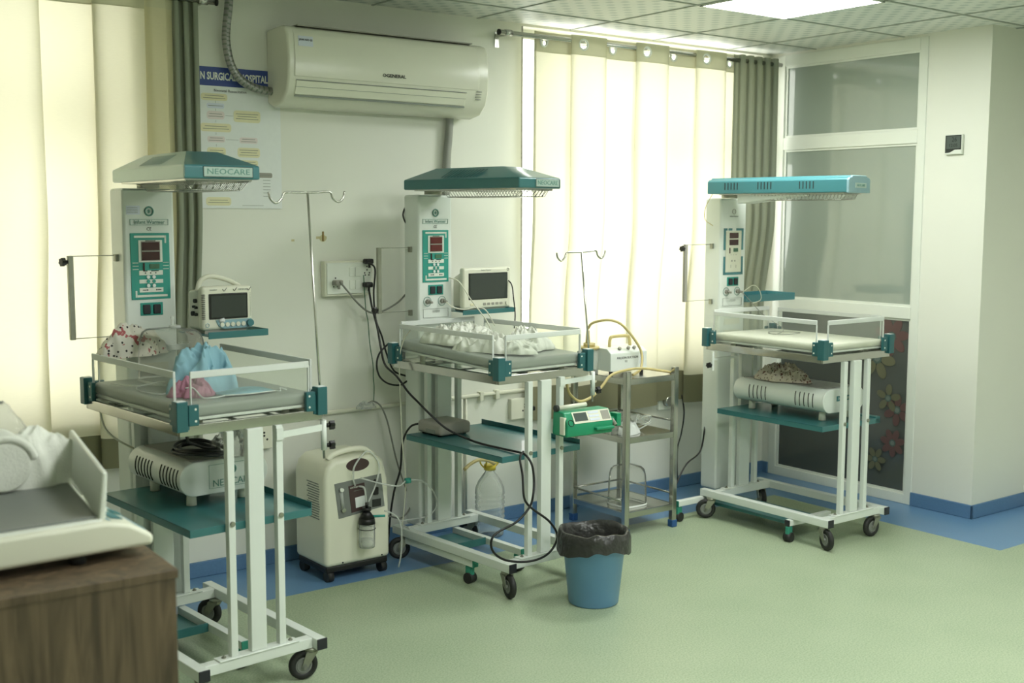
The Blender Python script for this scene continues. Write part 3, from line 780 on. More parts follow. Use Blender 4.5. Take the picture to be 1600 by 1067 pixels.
    f = G().box(bar_u-.0095, bar_u+.0095, yb-.009, yb+.009, zb0, zb1).build('accessory_rail', 'zinc' if k != 2 else 'grey', p, .002)
    g = G()
    for z in (zb0+.004, zb1-.002):
        g.tube([(bar_u, yb, z), (-.1, yb, z)], .0016, 6, 0)
        g.box(-.112, -.1, yb-.012, yb+.006, z-.022, z+.004)
    g.build('rail_bracket', 'zinc', f, split=True)
    knob(f, (bar_u-.006, yb, 1.43 if k != 1 else 1.165), (-1, -.15, 0), .014, .03)
    if iv:
        (bu, bz), (tu, tz), v = iv
        f = G().cyl((bu+.0, v, bz-.04), (tu, v, tz), .0042, n=12).build('drip_pole', 'chrome', p)
        L = [(tu-.148, v, tz+.0), (tu-.142, v, tz-.022), (tu-.122, v, tz-.036), (tu-.100, v, tz-.022), (tu-.088, v, tz-.002), (tu-.045, v, tz+.0), (tu, v, tz), (tu+.045, v, tz+.002), (tu+.088, v, tz+.004), (tu+.100, v, tz-.018), (tu+.122, v, tz-.030), (tu+.142, v, tz-.016), (tu+.148, v, tz+.006)]
        G().tube(L, .004, 8, 4).build('hook_bar', 'chrome', f)
        s = G().cyl((bu-.0, v, bz-.01), (bu-.002, v, bz+.095), .0105, n=18).build('pole_sleeve', 'white', p)
        G().bar((.09, .0, bz+.07), (bu, v, bz+.07), .006, .022).bar((.09, .0, bz+.055), (.09, .0, bz+.095), .026).build('sleeve_arm', 'white', p)
        for z in (bz+.075, bz+.005) if k == 0 else (bz+.01,): knob(s, (bu+.008, v, z), (1, -.3, 0), .015, .03)
    else:
        # short bracket on the left of the rear tubes
        G().bar((-.09, .70, .86), (-.27, .70, .86), .012, .012).bar((-.27, .70, .80), (-.27, .70, .90), .014).build('side_arm', 'white', p)
        knob(p, (-.278, .70, .83), (-1, -.2, 0), .014, .03)
    return p
TH = (.0839, .073, .0037)
w1 = warmer(0, (1.598, 3.552), TH[0], .748, 'left infant warmer with pale hood and blue masks on its bed, nearest the cabinet', ((.287, .80), (.236, 1.675), .03), -.275)
w2 = warmer(1, (3.085, 3.891), TH[1], .77, 'middle infant warmer with dark teal hood and white towels on its bed', ((.315, .815), (.237, 1.443), .03), -.28, .032)
w3 = warmer(2, (4.748, 3.546), TH[2], .82, 'right infant warmer with long box hood and bare white mattress before the glass partition', None, -.30, 0, 'mattress_white')
hood(0, w1, -.043, .091, -4.9, .70, .26)
hood(1, w2, .005, .043, 5.2, .73, .26)
hood(2, w3, -.012, .01, 7.6, .82, .2)
# monitor shelves
G().box(.1, .345, .50, .74, 1.158, 1.162).box(.1, .345, .497, .5, 1.150, 1.175).box(.342, .345, .5, .74, 1.150, 1.175).build('monitor_shelf', 'teal', w1, .001)
G().box(.1, .43, .69, .90, 1.142, 1.146).box(.1, .43, .687, .69, 1.13, 1.152).box(.427, .43, .69, .90, 1.13, 1.152).build('monitor_shelf', 'teal', w2, .001)
G().box(.1, .49, .80, 1.0, 1.135, 1.139).box(.1, .49, .797, .8, 1.135, 1.175).box(.487, .49, .8, 1.0, 1.135, 1.175).box(.1, .49, 1.0, 1.003, 1.135, 1.175).build('accessory_tray', 'teal_light', w3, .001)

# ------------------------------------------------------------------ placing things on a warmer
WL = ((1.598, 3.552, TH[0]), (3.085, 3.891, TH[1]), (4.748, 3.546, TH[2]))
def on(k, u, v, z):
    x, y, t = WL[k]; c, s = math.cos(t), math.sin(t)
    return (x+c*u-s*v, y+s*u+c*v, z)
# patient monitors
def monitor(kind, loc, rz, label):
    r = empty('patient_monitor', loc, rz, label, 'monitor')
    if kind == 0:
        Wd, Hh, D = .205, .175, .13
        G().box(-Wd/2, Wd/2, 0, .04, .012, Hh).build('front_case', 'plastic_white', r, .014, 4)
        G().prism([(-Wd/2+.006, .035, .012), (-Wd/2+.006, .035, Hh-.006), (-Wd/2+.006, D, Hh-.02), (-Wd/2+.006, D, .012)], (Wd-.012, 0, 0)).build('rear_case', 'ivory', r, .012, 3)
        G().box(-.09, .08, .01, .1, 0, .013).build('foot', 'grey', r)
        G().box(-.078, .082, -.003, .004, .052, .148).build('screen_bezel', 'screen_dark', r, .004)
        G().box(-.070, .074, -.0045, -.002, .060, .140).build('screen', 'screen', r)
        pts = [(-.05, .047)]; 
        g = G(); P = [(-.052, 0, .050), (-.046, 0, .036), (-.038, 0, .024), (-.02, 0, .016), (.096, 0, .016), (.098, 0, .045), (.094, 0, .05)]
        g.prism([(x, -.004, z) for x, _, z in P], (0, .006, 0)).build('control_strip', 'blue_light', r, .001)
        for x in (-.028, -.006, .016, .038, .06): G().cyl((x, -.004, .032), (x, -.008, .032), .0085, n=16).build('button', 'plastic_white', r)
        G().cyl((.086, -.003, .034), (.086, -.016, .034), .013, n=20).build('dial', 'teal_light', r)
        G().ring((-.085, -.002, .032), (0, 1, 0), .007, .001).build('power_button', 'blue_light', r)
        G().cyl((-.04, -.006, .047), (-.02, -.006, .049), .006, .008, n=10).build('paper_scrap', 'paper', r)
        g = G()
        for i in range(14): g.box(-.1045, -.092, -.0008, .004, .055+i*.0068, .0575+i*.0068); 
        g.build('vent_slots', 'ink', r)
        g = G()
        for i in range(15): g.box(.092, .0945, -.0008, .004, .06+i*.006, .0625+i*.006)
        g.build('vent_slots', 'ink_grey', r)
        g = G().tube([(-.098, .05, Hh-.02), (-.086, .05, Hh+.015), (-.062, .05, Hh+.032), (-.03, .05, Hh+.034), (.03, .05, Hh+.018), (.075, .05, Hh-.006)], .009, 10, 5)
        g.build('carrying_handle', 'plastic_white', r)
        for y, z, rr in ((.06, .12, .008), (.055, .095, .005), (.072, .098, .005), (.055, .07, .006), (.08, .072, .009)):
            G().cyl((-Wd/2+.008, y, z), (-Wd/2-.004, y, z), rr, n=12).build('socket', 'ink', r)
        for x, tx in ((-.055, 'G'), (.088, 'S')): pass
        g = G()
        for x, rr in ((-.012, .009), (.03, .008), (.088, .008)):
            g.tube([(x-rr, -.001, .163), (x-.3*rr, -.001, .156), (x+rr, -.001, .168)], .0011, 5, 4)
        g.build('scribble_mark', 'ink', r)
        text('lettering', 'monitor', .009, 'ink_grey', r, (-.058, -.0008, .162)); text('lettering', 'MEDICAL', .009, 'ink_grey', r, (.062, -.0008, .16))
    else:
        Wd, Hh = .30, .205
        G().box(-Wd/2, Wd/2, 0, .035, .008, Hh).build('front_case', 'plastic_white', r, .012, 4)
        G().prism([(-.13, .03, .012), (-.13, .03, Hh-.012), (-.13, .11, Hh-.05), (-.13, .11, .012)], (.26, 0, 0)).build('rear_case', 'ivory', r, .012, 3)
        G().box(-.12, .12, .01, .1, 0, .01).build('foot', 'grey', r)
        G().box(-.118, .125, -.003, .003, .052, .180).build('screen_bezel', 'screen_dark', r, .003)
        G().box(-.112, .119, -.0042, -.002, .057, .175).build('screen', 'screen', r)
        for x in (-.02, .006, .032, .058, .084): G().box(x-.009, x+.009, -.003, .001, .024, .036).build('button', 'grey', r, .002)
        G().cyl((.118, -.001, .03), (.118, -.008, .03), .008, n=16).build('dial', 'plastic_white', r)
        G().box(-.108, -.084, -.002, .001, .024, .036).build('power_button', 'poster_yellow', r, .002)
        text('lettering', 'Patient Monitor', .010, 'ink_grey', r, (-.01, -.0006, .193)); G().ring((.128, 0, .193), (0, 1, 0), .006, .001).build('scribble_mark', 'ink', r)
    return r
monitor(0, on(0, .213, .56, 1.1625), TH[0], 'small white patient monitor with arched handle and blue button strip on the left warmer')
monitor(1, on(1, .262, .70, 1.1465), TH[1], 'wide white patient monitor with large dark screen on the middle warmer')

# phototherapy units
def photo(k, u0, u1, v0, v1, z, label):
    r = empty('phototherapy_unit', on(k, (u0+u1)/2, v0, z), TH[k], label, 'phototherapy unit', 'phototherapy units on the warmer shelves')
    a = (u1-u0)/2; L = v1-v0; zb, zt = .045, .16
    prof = []
    for i in range(11):
        t = PI*.5+PI*i/10; prof.append((-a+.055+.055*math.cos(t)*1.0, (zb+zt)/2+(zt-zb)/2*math.sin(t)))
    prof = prof+[(x*-1, z_) for x, z_ in prof[::-1]]
    G().prism([(x, .004, z_) for x, z_ in prof], (0, L-.004, 0), smooth=True).build('housing', 'silver' if False else 'white', r, .003)
    G().prism([(x*1.01, 0, zb-.002+(z_-zb)*1.03) for x, z_ in prof], (0, .012, 0)).build('front_cover', 'white', r, .004)
    G().box(-a+.055, a-.055, .03, L-.02, zt, zt+.004).build('lid', 'grey' if k == 0 else 'foil', r, .001)
    for c0 in (.07, .6*L+.02) if k == 2 else (.03, .55*L):
        g = G()
        for i in range(6 if k == 0 else 5):
            y = c0+i*(.027 if k == 2 else .025); P = []
            for q in range(7):
                t = PI*.80+PI*.4*q/6
                P.append((-a+.055+.0560*math.cos(t), y+.003*math.cos(t*3), (zb+zt)/2+((zt-zb)/2+.001)*math.sin(t)))
            g.tube(P, .0022, 5, 2)
        g.build('vent_slots', 'ink', r)
    for u in (-a+.07, a-.07):
        for v in (.06, L-.07):
            G().cyl((u, v, .001), (u, v, zb+.004), .018, .016, n=18).build('foot', 'plastic_white', r)
    if k == 0:
        g = G(); x0, x1, za, zb_ = -.06, .12, .062, .145; y = -.0008
        for q in ((x0, x1, za, za+.0012), (x0, x1, zb_-.0012, zb_), (x0, x0+.0012, za, zb_), (x1-.0012, x1, za, zb_)): g.box(q[0], q[1], y, .0, q[2], q[3])
        g.build('plate_border', 'ink_green', r)
        text('lettering', 'NEOCARE', .034, 'ink_green', r, (.03, -.001, .078)); G().ring((.028, -.001, .122), (0, 1, 0), .013, .004).build('emblem_ring', 'ink_green', r)
    else:
        G().box(-.06, .05, -.002, .002, .10, .125).build('name_plate', 'teal_light', r); text('lettering', 'NEOCARE', .02, 'frame_white', r, (-.004, -.0026, .1125))
    return r
photo(0, -.14, .195, .26, .68, .597, 'grey white phototherapy box with round ends on the left warmer shelf, under black cable')
photo(2, -.15, .17, .075, .66, .597, 'white phototherapy box with printed cloth on top on the right warmer shelf')
# black cable coil on the left phototherapy unit
P = []
for i in range(150):
    t = 2*PI*i/25; k = 1+.12*math.sin(i*.21); P.append(on(0, -.02+.068*k*math.cos(t)+.01*math.sin(i*.07), .36+.12*k*math.sin(t), .772+.02*(i/150)+.006*math.sin(i*.5)))
cable('power_cable', [on(0, -.1, .3, .9), on(0, -.1, .27, .83)]+P, .0048, 'black', 'coiled black cable heaped on the left phototherapy unit', sm=2)
crumple('plastic_bag', 'film', on(0, .10, .33, .763), .085, .10, .10, 'crumpled clear plastic bag beside the coiled cable under the left bed', 'plastic bag', TH[0], 3.3, 1.3, freq=22)
crumple('printed_cloth', 'print_cloth_brown', on(2, -.03, .42, .763), .095, .16, .09, 'brown patterned cloth crumpled on the right phototherapy unit', 'cloth', TH[2]+.1, 5.1, 1.2, freq=22)
# things on the left bed
BZ = 1.0015
def dome(loc, rz, a, b, h, name, label, m='acrylic_box', knobm=None):
    r = empty(name, loc, rz, label, 'hood')
    def fn(u, v): return None
    g = G(); N = 40
    prof = [(1.0, 0), (.985, h*.3), (.96, h*.62), (.93, h*.80), (.86, h*.92), (.72, h*.985), (.4, h), (.02, h)]
    def sq(t):
        c, s = abs(math.cos(t)), abs(math.sin(t)); return (c**4+s**4)**-.25
    g.lathe([(q, z) for q, z in prof], (0, 0, 0), N, 0, a, b, lambda t, z: sq(t), cap0=False)
    g.build('dome_shell', m, r)
    e = G(); e.lathe([(1.012, 0), (1.012, .008), (.99, .008)], (0, 0, 0), N, 0, a, b, lambda t, z: sq(t), cap0=False, cap1=False).build('rim', 'acrylic_edge', r)
    if knobm: G().cyl((0, -b*.1, h), (0, -b*.1, h+.045), .006, n=12).cyl((.01, -b*.1, h+.002), (.01, -b*.1, h+.012), .02, n=16).build('inlet_spout', 'clear_tube', r)
    return r
dome(on(0, -.015, .56, BZ+.001), TH[0], .098, .125, .19, 'oxygen_hood', 'clear domed acrylic oxygen hood standing behind the blue masks on the left bed', knobm=1)
crumple('printed_cloth', 'print_cloth', on(0, -.10, .715, 1.085), .15, .05, .12, 'white cloth with dark and red print draped over the rear guard of the left bed', 'cloth', TH[0]+.1, 2.2, 1.0, freq=17, flat=.6)
crumple('surgical_mask', 'mask_blue', on(0, -.02, .31, BZ), .135, .11, .19, 'large crumpled heap of light blue surgical fabric on the left bed', 'mask', TH[0]+.2, 8.4, 1.0, freq=15, flat=.5)
crumple('pink_mask', 'pink', on(0, -.11, .19, BZ), .075, .06, .065, 'crumpled pink mask in front of the blue fabric heap', 'mask', 0, 4.4, 1.2, freq=26, flat=.4)
def flatmask(loc, rz, label):
    r = empty('surgical_mask', loc, rz, label, 'mask')
    def fn(u, v):
        x = (u-.5)*.19; y = (v-.5)*.085*(1-.15*abs(u-.5)*2); return Vector((x, y, .016*(1-(2*u-1)**2)*(1-(2*v-1)**2)+.006+.0018*math.sin(v*PI*9)*(1-(2*u-1)**4)))
    G().sheet(fn, 24, 30).build('mask_fabric', 'mask_blue', r, solid=.0015)
    g = G().tube([(-.092, -.036, .007), (0, -.043, .006), (.092, -.036, .007)], .0022, 6, 6); g.build('edge_binding', 'mask_white', r)
    G().tube([(.092, -.036, .007), (.105, -.048, .006), (.118, -.02, .012), (.135, -.035, .006)], .0018, 6, 5).build('ear_loop', 'mask_white', r)
    G().tube([(-.092, -.036, .007), (-.13, -.05, .006), (-.165, -.03, .006), (-.17, .03, .03), (-.19, .05, .03)], .0025, 6, 6).build('ear_loop', 'mask_white', r)
flatmask(on(0, .035, .115, BZ), TH[0]-.05, 'flat light blue pleated mask lying in front of the blue heap')
cable('clear_tubing', [on(0, *q) for q in ((-.22, .62, BZ+.004), (-.20, .45, BZ+.012), (-.13, .36, BZ+.03), (-.17, .28, BZ+.004), (-.21, .3, BZ+.004), (-.21, .42, BZ+.004), (-.15, .5, BZ+.004), (-.1, .42, BZ+.01))], .0026, 'clear_tube', 'clear thin tubing curled on the left side of the left bed', 'tube')
# white towels on the middle bed
BM = 1.0
crumple('white_towel', 'towel', on(1, -.05, .50, 1.026), .15, .20, .10, 'white towel spread along the back of the middle bed', 'towel', .1, 11.2, 1.1, freq=20, flat=.4)
crumple('white_towel', 'towel', on(1, -.10, .25, 1.012), .10, .20, .085, 'white towel bunched along the front left of the middle bed', 'towel', .35, 17.2, 1.1, freq=20, flat=.45)
crumple('white_towel', 'towel', on(1, .08, .22, 1.012), .10, .11, .095, 'white towel knotted at the front right of the middle bed', 'towel', .2, 23.2, 1.3, freq=22, flat=.4)
# grey power supply on the middle shelf
r = empty('suction_box', on(1, -.075, .61, .597), TH[1], 'grey plastic equipment box with rounded corners on the middle warmer shelf', 'equipment box')
G().box(-.09, .09, -.09, .09, .004, .062).build('case', 'grey', r, .016, 3)
G().box(-.092, -.089, -.05, .02, .012, .03).build('vent_grille', 'ink_grey', r)
for x in (-.07, .07):
    for y in (-.06, .06): G().cyl((x, y, 0), (x, y, .006), .01, n=10).build('foot', 'rubber', r)
# syringe pump clamped at the front of the middle warmer
r = empty('syringe_pump', on(1, .155, -.055, .665), TH[1]-.12, 'green syringe pump with grey display clamped to the front of the middle warmer', 'syringe pump')
g = G().prism([(-.125, -.07, 0), (-.125, -.075, .055), (-.125, -.045, .105), (-.125, .03, .105), (-.125, .035, 0)], (.25, 0, 0)).build('case', 'pump_green', r, .008, 3)
nrm = Vector((0, -.05, .03)).normalized()
def onface(x0, x1, a0, a1, lift, nm, m, thick=.002):
    A = Vector((0, -.075, .055)); B = Vector((0, -.045, .105)); n = Vector((0, -(B-A).z, (B-A).y)).normalized()
    pts = [(x0, *(A+(B-A)*a0+n*lift)[1:]), (x1, *(A+(B-A)*a0+n*lift)[1:]), (x1, *(A+(B-A)*a1+n*lift)[1:]), (x0, *(A+(B-A)*a1+n*lift)[1:])]
    G().prism(pts, n*thick).build(nm, m, r)
onface(-.085, .115, .04, .95, .0, 'control_panel', 'plastic_white'); onface(-.078, -.01, .2, .85, .002, 'display', 'lcd', .001); 
for a in (.15, .42, .7): onface(.0, .055, a, a+.17, .002, 'key_row', 'poster_blue_pale', .001)
onface(.068, .11, .15, .85, .002, 'key_pad', 'grey', .001)
G().box(-.132, -.118, -.06, -.03, .01, .085).build('clamp_plate', 'plastic_white', r, .002)
G().ring((-.103, -.0735, .062), (0, 1, -.5), .014, .0014).build('round_mark', 'ink', r)
G().box(.02, .115, -.095, -.07, .022, .034).build('syringe_rest', 'pump_green', r, .003)
G().cyl((.12, -.03, .05), (.165, -.03, .05), .012, n=14).box(.16, .185, -.055, -.005, .022, .078).build('syringe_pusher', 'pump_green', r, .003)
G().cyl((.14, -.045, .055), (.15, -.06, .03), .008, n=10).build('pusher_clip', 'grey', r)
G().box(-.05, .05, .03, .052, .02, .08).build('mounting_clamp', 'black', r, .003)
G().cyl((-.12, -.0, .118), (.03, -.0, .122), .010, n=16).cyl((-.135, -.0, .118), (-.12, 0, .118), .014, n=12, mi=1).build('syringe', ['plastic_white', 'ink'], r)

# ------------------------------------------------------------------ oxygen concentrator
r = empty('oxygen_concentrator', (2.495, 4.47, 0), .02, 'white oxygen concentrator on castors with a water bottle, between left and middle warmers', 'oxygen concentrator')
r.scale = (1, 1, .925); HW = .165; D = .28
g = G(); prof = [(-HW, .075), (-HW, .50), (-HW+.015, .555), (-HW+.05, .585), (-.03, .592), (.10, .592), (HW-.03, .555), (HW-.008, .46), (HW, .3), (HW, .075)]
g.prism([(x, 0, z) for x, z in prof], (0, D, 0)).build('body_shell', 'plastic_white', r, .022, 4)
G().tube([(-.12, .05, .58), (-.09, .05, .605), (-.02, .05, .618), (.06, .05, .612), (.115, .05, .57)], .014, 12, 5).build('carrying_handle', 'plastic_white', r)
G().prism([(.0+.058*math.cos(t), -.0012, .552+.030*math.sin(t)) for t in [2*PI*i/24 for i in range(24)]], (0, .004, 0)).build('handle_recess', 'maroon', r)
P0 = [(-.118, .445), (.118, .462), (.135, .30), (-.098, .275)]
G().prism([(x-.0, -.003, z+.03) for x, z in P0], (0, .006, 0)).build('control_panel', 'panel_grey', r, .001)
G().prism([(-.05, -.005, .455), (.03, -.005, .462), (.045, -.005, .335), (-.035, -.005, .325)], (0, .003, 0)).build('label_plate', 'maroon', r)
G().prism([(-.018, -.0065, .395), (.03, -.0065, .40), (.034, -.0065, .35), (-.014, -.0065, .345)], (0, .002, 0)).build('sticker', 'paper', r)
text('lettering', 'OXYGEN', .011, 'frame_white', r, (-.02, -.0055, .446), rot=(PI/2, -.08, 0)); text('lettering', 'CONCENTRATOR', .006, 'ink_grey', r, (0, -.0055, .43), rot=(PI/2, -.08, 0))
G().cyl((-.078, -.004, .35), (-.088, -.004, .44), .008, n=14).build('flow_meter', 'clear_tube', r)
G().cyl((-.088, -.003, .445), (-.088, -.018, .445), .009, n=14).build('flow_knob', 'frame_white', r); G().cyl((-.078, -.003, .345), (-.078, -.014, .345), .01, n=14).build('flow_outlet', 'chrome', r)
G().box(.075, .10, -.012, .0, .395, .43).build('power_switch', 'black', r, .003); G().box(.07, .115, -.006, .0, .335, .372).build('hour_counter', 'ink', r, .002); G().cyl((.085, -.001, .46), (.085, -.008, .46), .01, n=14).build('fuse_cap', 'black', r)
g = G()
for i in range(15):
    z = .30+i*.012; g.box(-HW-.0015, -HW+.001, .05+.004*math.sin(i), .16-.01*(i % 2), z, z+.005)
g.build('vent_slots', 'ink_grey', r)
G().box(-HW+.008, HW-.008, .01, D-.01, .045, .078).build('base', 'black', r, .008)
for x in (-HW+.03, HW-.03):
    for y in (.028, D-.03):
        f = G().cyl((x-.014, y, .026), (x+.014, y, .026), .026, n=20).build('caster', 'rubber', r); G().cyl((x, y, .04), (x, y, .055), .012, n=12).build('caster_stem', 'black', f)
for x in (-.08, .12): G().cyl((x, -.0012, .09), (x, .002, .09), .004, n=10).build('screw', 'ink', r)
b = G().lathe([(.02, 0), (.034, .003), (.0355, .02), (.036, .115), (.03, .125)], (.02, -.04, .155), 24).build('humidifier_bottle', 'bottle', r)
G().lathe([(.0001, .004), (.032, .006), (.033, .04), (.0001, .04)], (.02, -.04, .155), 24, cap0=False, cap1=False).build('water', 'bottle', b)
G().cyl((.02, -.04, .272), (.02, -.04, .30), .0375, .034, n=24).cyl((.02, -.04, .30), (.02, -.04, .335), .034, .012, n=24).cyl((.02, -.04, .335), (.02, -.04, .35), .02, n=14).cyl((.02, -.04, .35), (.02, -.04, .375), .007, n=10).build('bottle_lid', 'black', b)
G().ring((.02, -.04, .248), (0, 0, 1), .0375, .002).build('holding_strap', 'black', b)
G().cyl((.045, -.05, .305), (.10, -.06, .30), .006, n=10).build('outlet_nozzle', 'panel_green', b)
G().tube([(-.02, -.01, .455), (-.035, -.02, .50), (-.03, -.03, .56), (.05, .0, .61), (.10, -.01, .55), (.08, -.03, .47), (.03, -.04, .375)], .0042, 8, 8).build('oxygen_tube', 'clear_tube', r)
G().tube([(0, -.012, .45), (.016, -.03, .44), (.018, -.04, .375)], .0045, 8, 6).build('oxygen_tube', 'clear_tube', r)

# ------------------------------------------------------------------ steel trolley
TX0, TX1, TY0, TY1 = 3.905, 4.235, 4.275, 4.68
r = empty('steel_trolley', ((TX0+TX1)/2, (TY0+TY1)/2, 0), 0, 'three tier stainless steel trolley with blue feet below the right window', 'trolley')
hx, hy = (TX1-TX0)/2, (TY1-TY0)/2
for x in (-hx, hx):
    for y in (-hy, hy):
        f = G().box(x-.0145, x+.0145, y-.0145, y+.0145, .03, .835 if True else .8).build('leg', 'steel', r, .003)
        G().box(x-.018, x+.018, y-.018, y+.018, .0, .038).build('foot_cap', 'foot_blue', f, .004)
for z, nm in ((.10, 'shelf'), (.48, 'shelf'), (.775, 'shelf')):
    g = G().box(-hx, hx, -hy, hy, z+.018, z+.021)
    for q in ((-hx+.014, hx-.014, -hy-.012, -hy-.009), (-hx+.014, hx-.014, hy+.009, hy+.012)): g.box(*q, z-.008, z+.021)
    for q in ((-hx-.012, -hx-.009), (hx+.009, hx+.012)): g.box(q[0], q[1], -hy+.014, hy-.014, z-.008, z+.021)
    g.build(nm, 'steel', r, .001)
    if z < .7:
        for p in (((-hx, -hy+.012, z+.075), (-hx, hy-.012, z+.075)), ((hx, -hy+.012, z+.075), (hx, hy-.012, z+.075)), ((-hx+.012, hy, z+.075), (hx-.012, hy, z+.075))):
            G().cyl(p[0], p[1], .005, n=10).build('guard_rail', 'steel', r)
# suction machine on the trolley
r = empty('suction_machine', (4.03, 4.41, .797), .0, 'white suction machine with cream carrying handle on the top of the steel trolley', 'suction machine')
G().prism([(-.115, -.0, .02), (-.115, 0, .112), (-.115, .03, .135), (-.115, .16, .135), (-.115, .16, .02)], (.25, 0, 0)).build('case', 'white', r, .004)
for x in (-.095, .115):
    for y in (.02, .14): G().cyl((x, y, 0), (x, y, .022), .01, n=12).build('foot', 'rubber', r)
G().tube([(-.045, .09, .13), (-.04, .09, .175), (-.02, .09, .186), (.07, .09, .186), (.09, .09, .175), (.098, .09, .13)], .0085, 10, 5).build('carrying_handle', 'tan_hose', r)
text('lettering', 'PALSON SUCTION', .0165, 'ink', r, (.0, -.001, .086), sx=1.05); text('lettering', 'S.2', .014, 'ink', r, (-.01, -.001, .068))
G().box(.085, .11, -.0015, .001, .05, .115).build('blue_label', 'poster_blue_pale', r)
for x in (-.04, .02, .06): G().cyl((x, .02, .128), (x, .014, .138), .009, n=12).build('control_knob', 'grey', r)
G().lathe([(.045, 0), (.047, .01), (.047, .12), (.04, .13)], (-.155, .12, .0), 24).build('suction_jar', 'bottle', r)
G().cyl((-.155, .12, .13), (-.155, .12, .142), .052, n=24).cyl((-.155, .12, .142), (-.155, .12, .16), .03, n=20).cyl((-.165, .12, .16), (-.165, .12, .225), .012, .008, n=14).build('jar_lid', 'tan_hose', r)
cable('suction_hose', [(3.865, 4.53, 1.03), (3.873, 4.50, 1.062), (3.92, 4.44, 1.078), (3.975, 4.41, 1.06), (4.034, 4.395, 1.004), (4.09, 4.385, .93), (4.093, 4.37, .879), (4.059, 4.345, .827), (3.985, 4.32, .806)], .0068, 'tan_hose', 'tan rubber hose arching over the suction machine', 'hose')
cable('suction_hose', [(3.461, 4.2, .84), (3.471, 4.212, .801), (3.501, 4.224, .761), (3.566, 4.236, .723), (3.642, 4.238, .736), (3.707, 4.24, .779), (3.773, 4.242, .832), (3.885, 4.242, .85), (4.03, 4.30, .838), (4.134, 4.31, .822), (4.26, 4.30, .79), (4.264, 4.31, .72), (4.262, 4.31, .635), (4.256, 4.31, .6)], .0068, 'tan_hose', 'tan rubber hose looping below the middle warmer and across the trolley front', 'hose')
crumple('oxygen_mask', 'film', (4.02, 4.45, .5015), .10, .11, .095, 'clear oxygen mask and tubing heaped in film on the middle trolley shelf', 'mask', .3, 6.6, 1.2, freq=18, flat=.5)
crumple('green_mask', 'acrylic_edge', (3.99, 4.36, .5015), .07, .05, .07, 'pale green clear mask at the front of the middle trolley shelf', 'mask', .2, 9.6, 1.2, freq=18, flat=.5)
def jitter(seed, n, c, a, b, h, m, r_, label):
    rnd = random.Random(seed); P = [(c[0]+a*math.cos(i*1.3)*rnd.uniform(.5, 1), c[1]+b*math.sin(i*1.3)*rnd.uniform(.5, 1), c[2]+rnd.uniform(.004, h)) for i in range(n)]
    return cable('clear_tubing', P, r_, m, label, 'tube', None, 8)
jitter(3, 16, (4.10, 4.36, .502), .05, .045, .09, 'clear_tube', .003, 'tangle of clear tubing at the front right of the middle trolley shelf')
dome((4.04, 4.41, .1225), 0, .085, .085, .20, 'oxygen_hood', 'clear domed acrylic hood standing on the bottom shelf of the trolley')

# ------------------------------------------------------------------ waste bin
r = empty('waste_bin', (3.125, 3.61, 0), 0, 'blue plastic waste bin standing in front of the middle warmer', 'waste bin')
G().lathe([(.098, .0), (.104, .006), (.133, .285), (.138, .287), (.138, .292), (.130, .292), (.100, .01), (.0001, .01)], (0, 0, 0), 48, cap1=False).build('bucket', 'bin_blue', r)
def bagf(t, z): return 1+.010*math.sin(9*t+3)+.006*math.sin(17*t)+.03*noise.noise(Vector((math.cos(t)*3, math.sin(t)*3, z*20)))
g = G()
rows = []; prof = [(.092, .05), (.100, .12), (.110, .20), (.126, .290), (.1355, .312), (.144, .308), (.150, .285), (.152, .255), (.154, .228)]
for i, (q, z) in enumerate(prof):
    row = []
    for j in range(96):
        t = 2*PI*j/96; k = bagf(t, z); zz = z
        if i >= 3: zz = z+.005*math.sin(3*t+1)+.010*noise.noise(Vector((math.cos(t)*2.5, math.sin(t)*2.5, 4.0)))
        if i >= 7: zz -= (i-6)*.006*math.sin(2*t+2.2)+.007*noise.noise(Vector((math.cos(t)*4, math.sin(t)*4, 1)))
        kk = (k if i < 3 else 1+abs(k-1)*(1.2 if i > 4 else .6))
        row.append(g.b.verts.new((q*kk*math.cos(t), q*kk*math.sin(t), zz)))
    rows.append(row)
for i in range(len(rows)-1):
    for j in range(96):
        f = g.b.faces.new((rows[i][j], rows[i][(j+1) % 96], rows[i+1][(j+1) % 96], rows[i+1][j])); f.smooth = True
g.b.faces.new(rows[0][::-1])
o = tag(g.build('bin_liner', 'bag_black'), 'black plastic bag folded over the rim of the blue bin', 'bin bag'); o.location = (3.125, 3.61, 0)

# ------------------------------------------------------------------ yellow-handled jug
r = empty('water_jug', (3.375, 4.70, 0), 0, 'large clear water jug with yellow handle behind the middle warmer', 'jug')
pr = [(.055, 0), (.068, .006), (.072, .03), (.074, .05)]
for i in range(7): pr += [(.070, .06+i*.024), (.075, .07+i*.024), (.075, .078+i*.024)]
pr += [(.072, .245), (.060, .275), (.036, .31), (.024, .325), (.024, .345)]
G().lathe(pr, (0, 0, 0), 36).build('bottle_body', 'bottle', r)
G().cyl((0, 0, .335), (0, 0, .362), .03, n=24).build('cap_ring', 'yellow', r)
G().tube([(-.03, 0, .345), (-.055, 0, .37), (-.06, 0, .39)], .004, 8, 4).build('handle_prong', 'yellow', r); G().tube([(.03, 0, .345), (.055, 0, .365), (.075, 0, .375), (.0, -.03, .37)], .004, 8, 4).build('handle_prong', 'yellow', r)
G().tube([(-.028, -.0, .355), (-.024, -.02, .395), (.02, -.02, .40), (.028, 0, .355)], .0045, 8, 5).build('handle', 'yellow', r)
cable('suction_hose', [(3.374, 4.66, .372), (3.33, 4.655, .395), (3.27, 4.65, .405), (3.22, 4.65, .39), (3.18, 4.64, .37)], .009, 'tan_hose', 'pale hose running into the top of the water jug', 'hose')

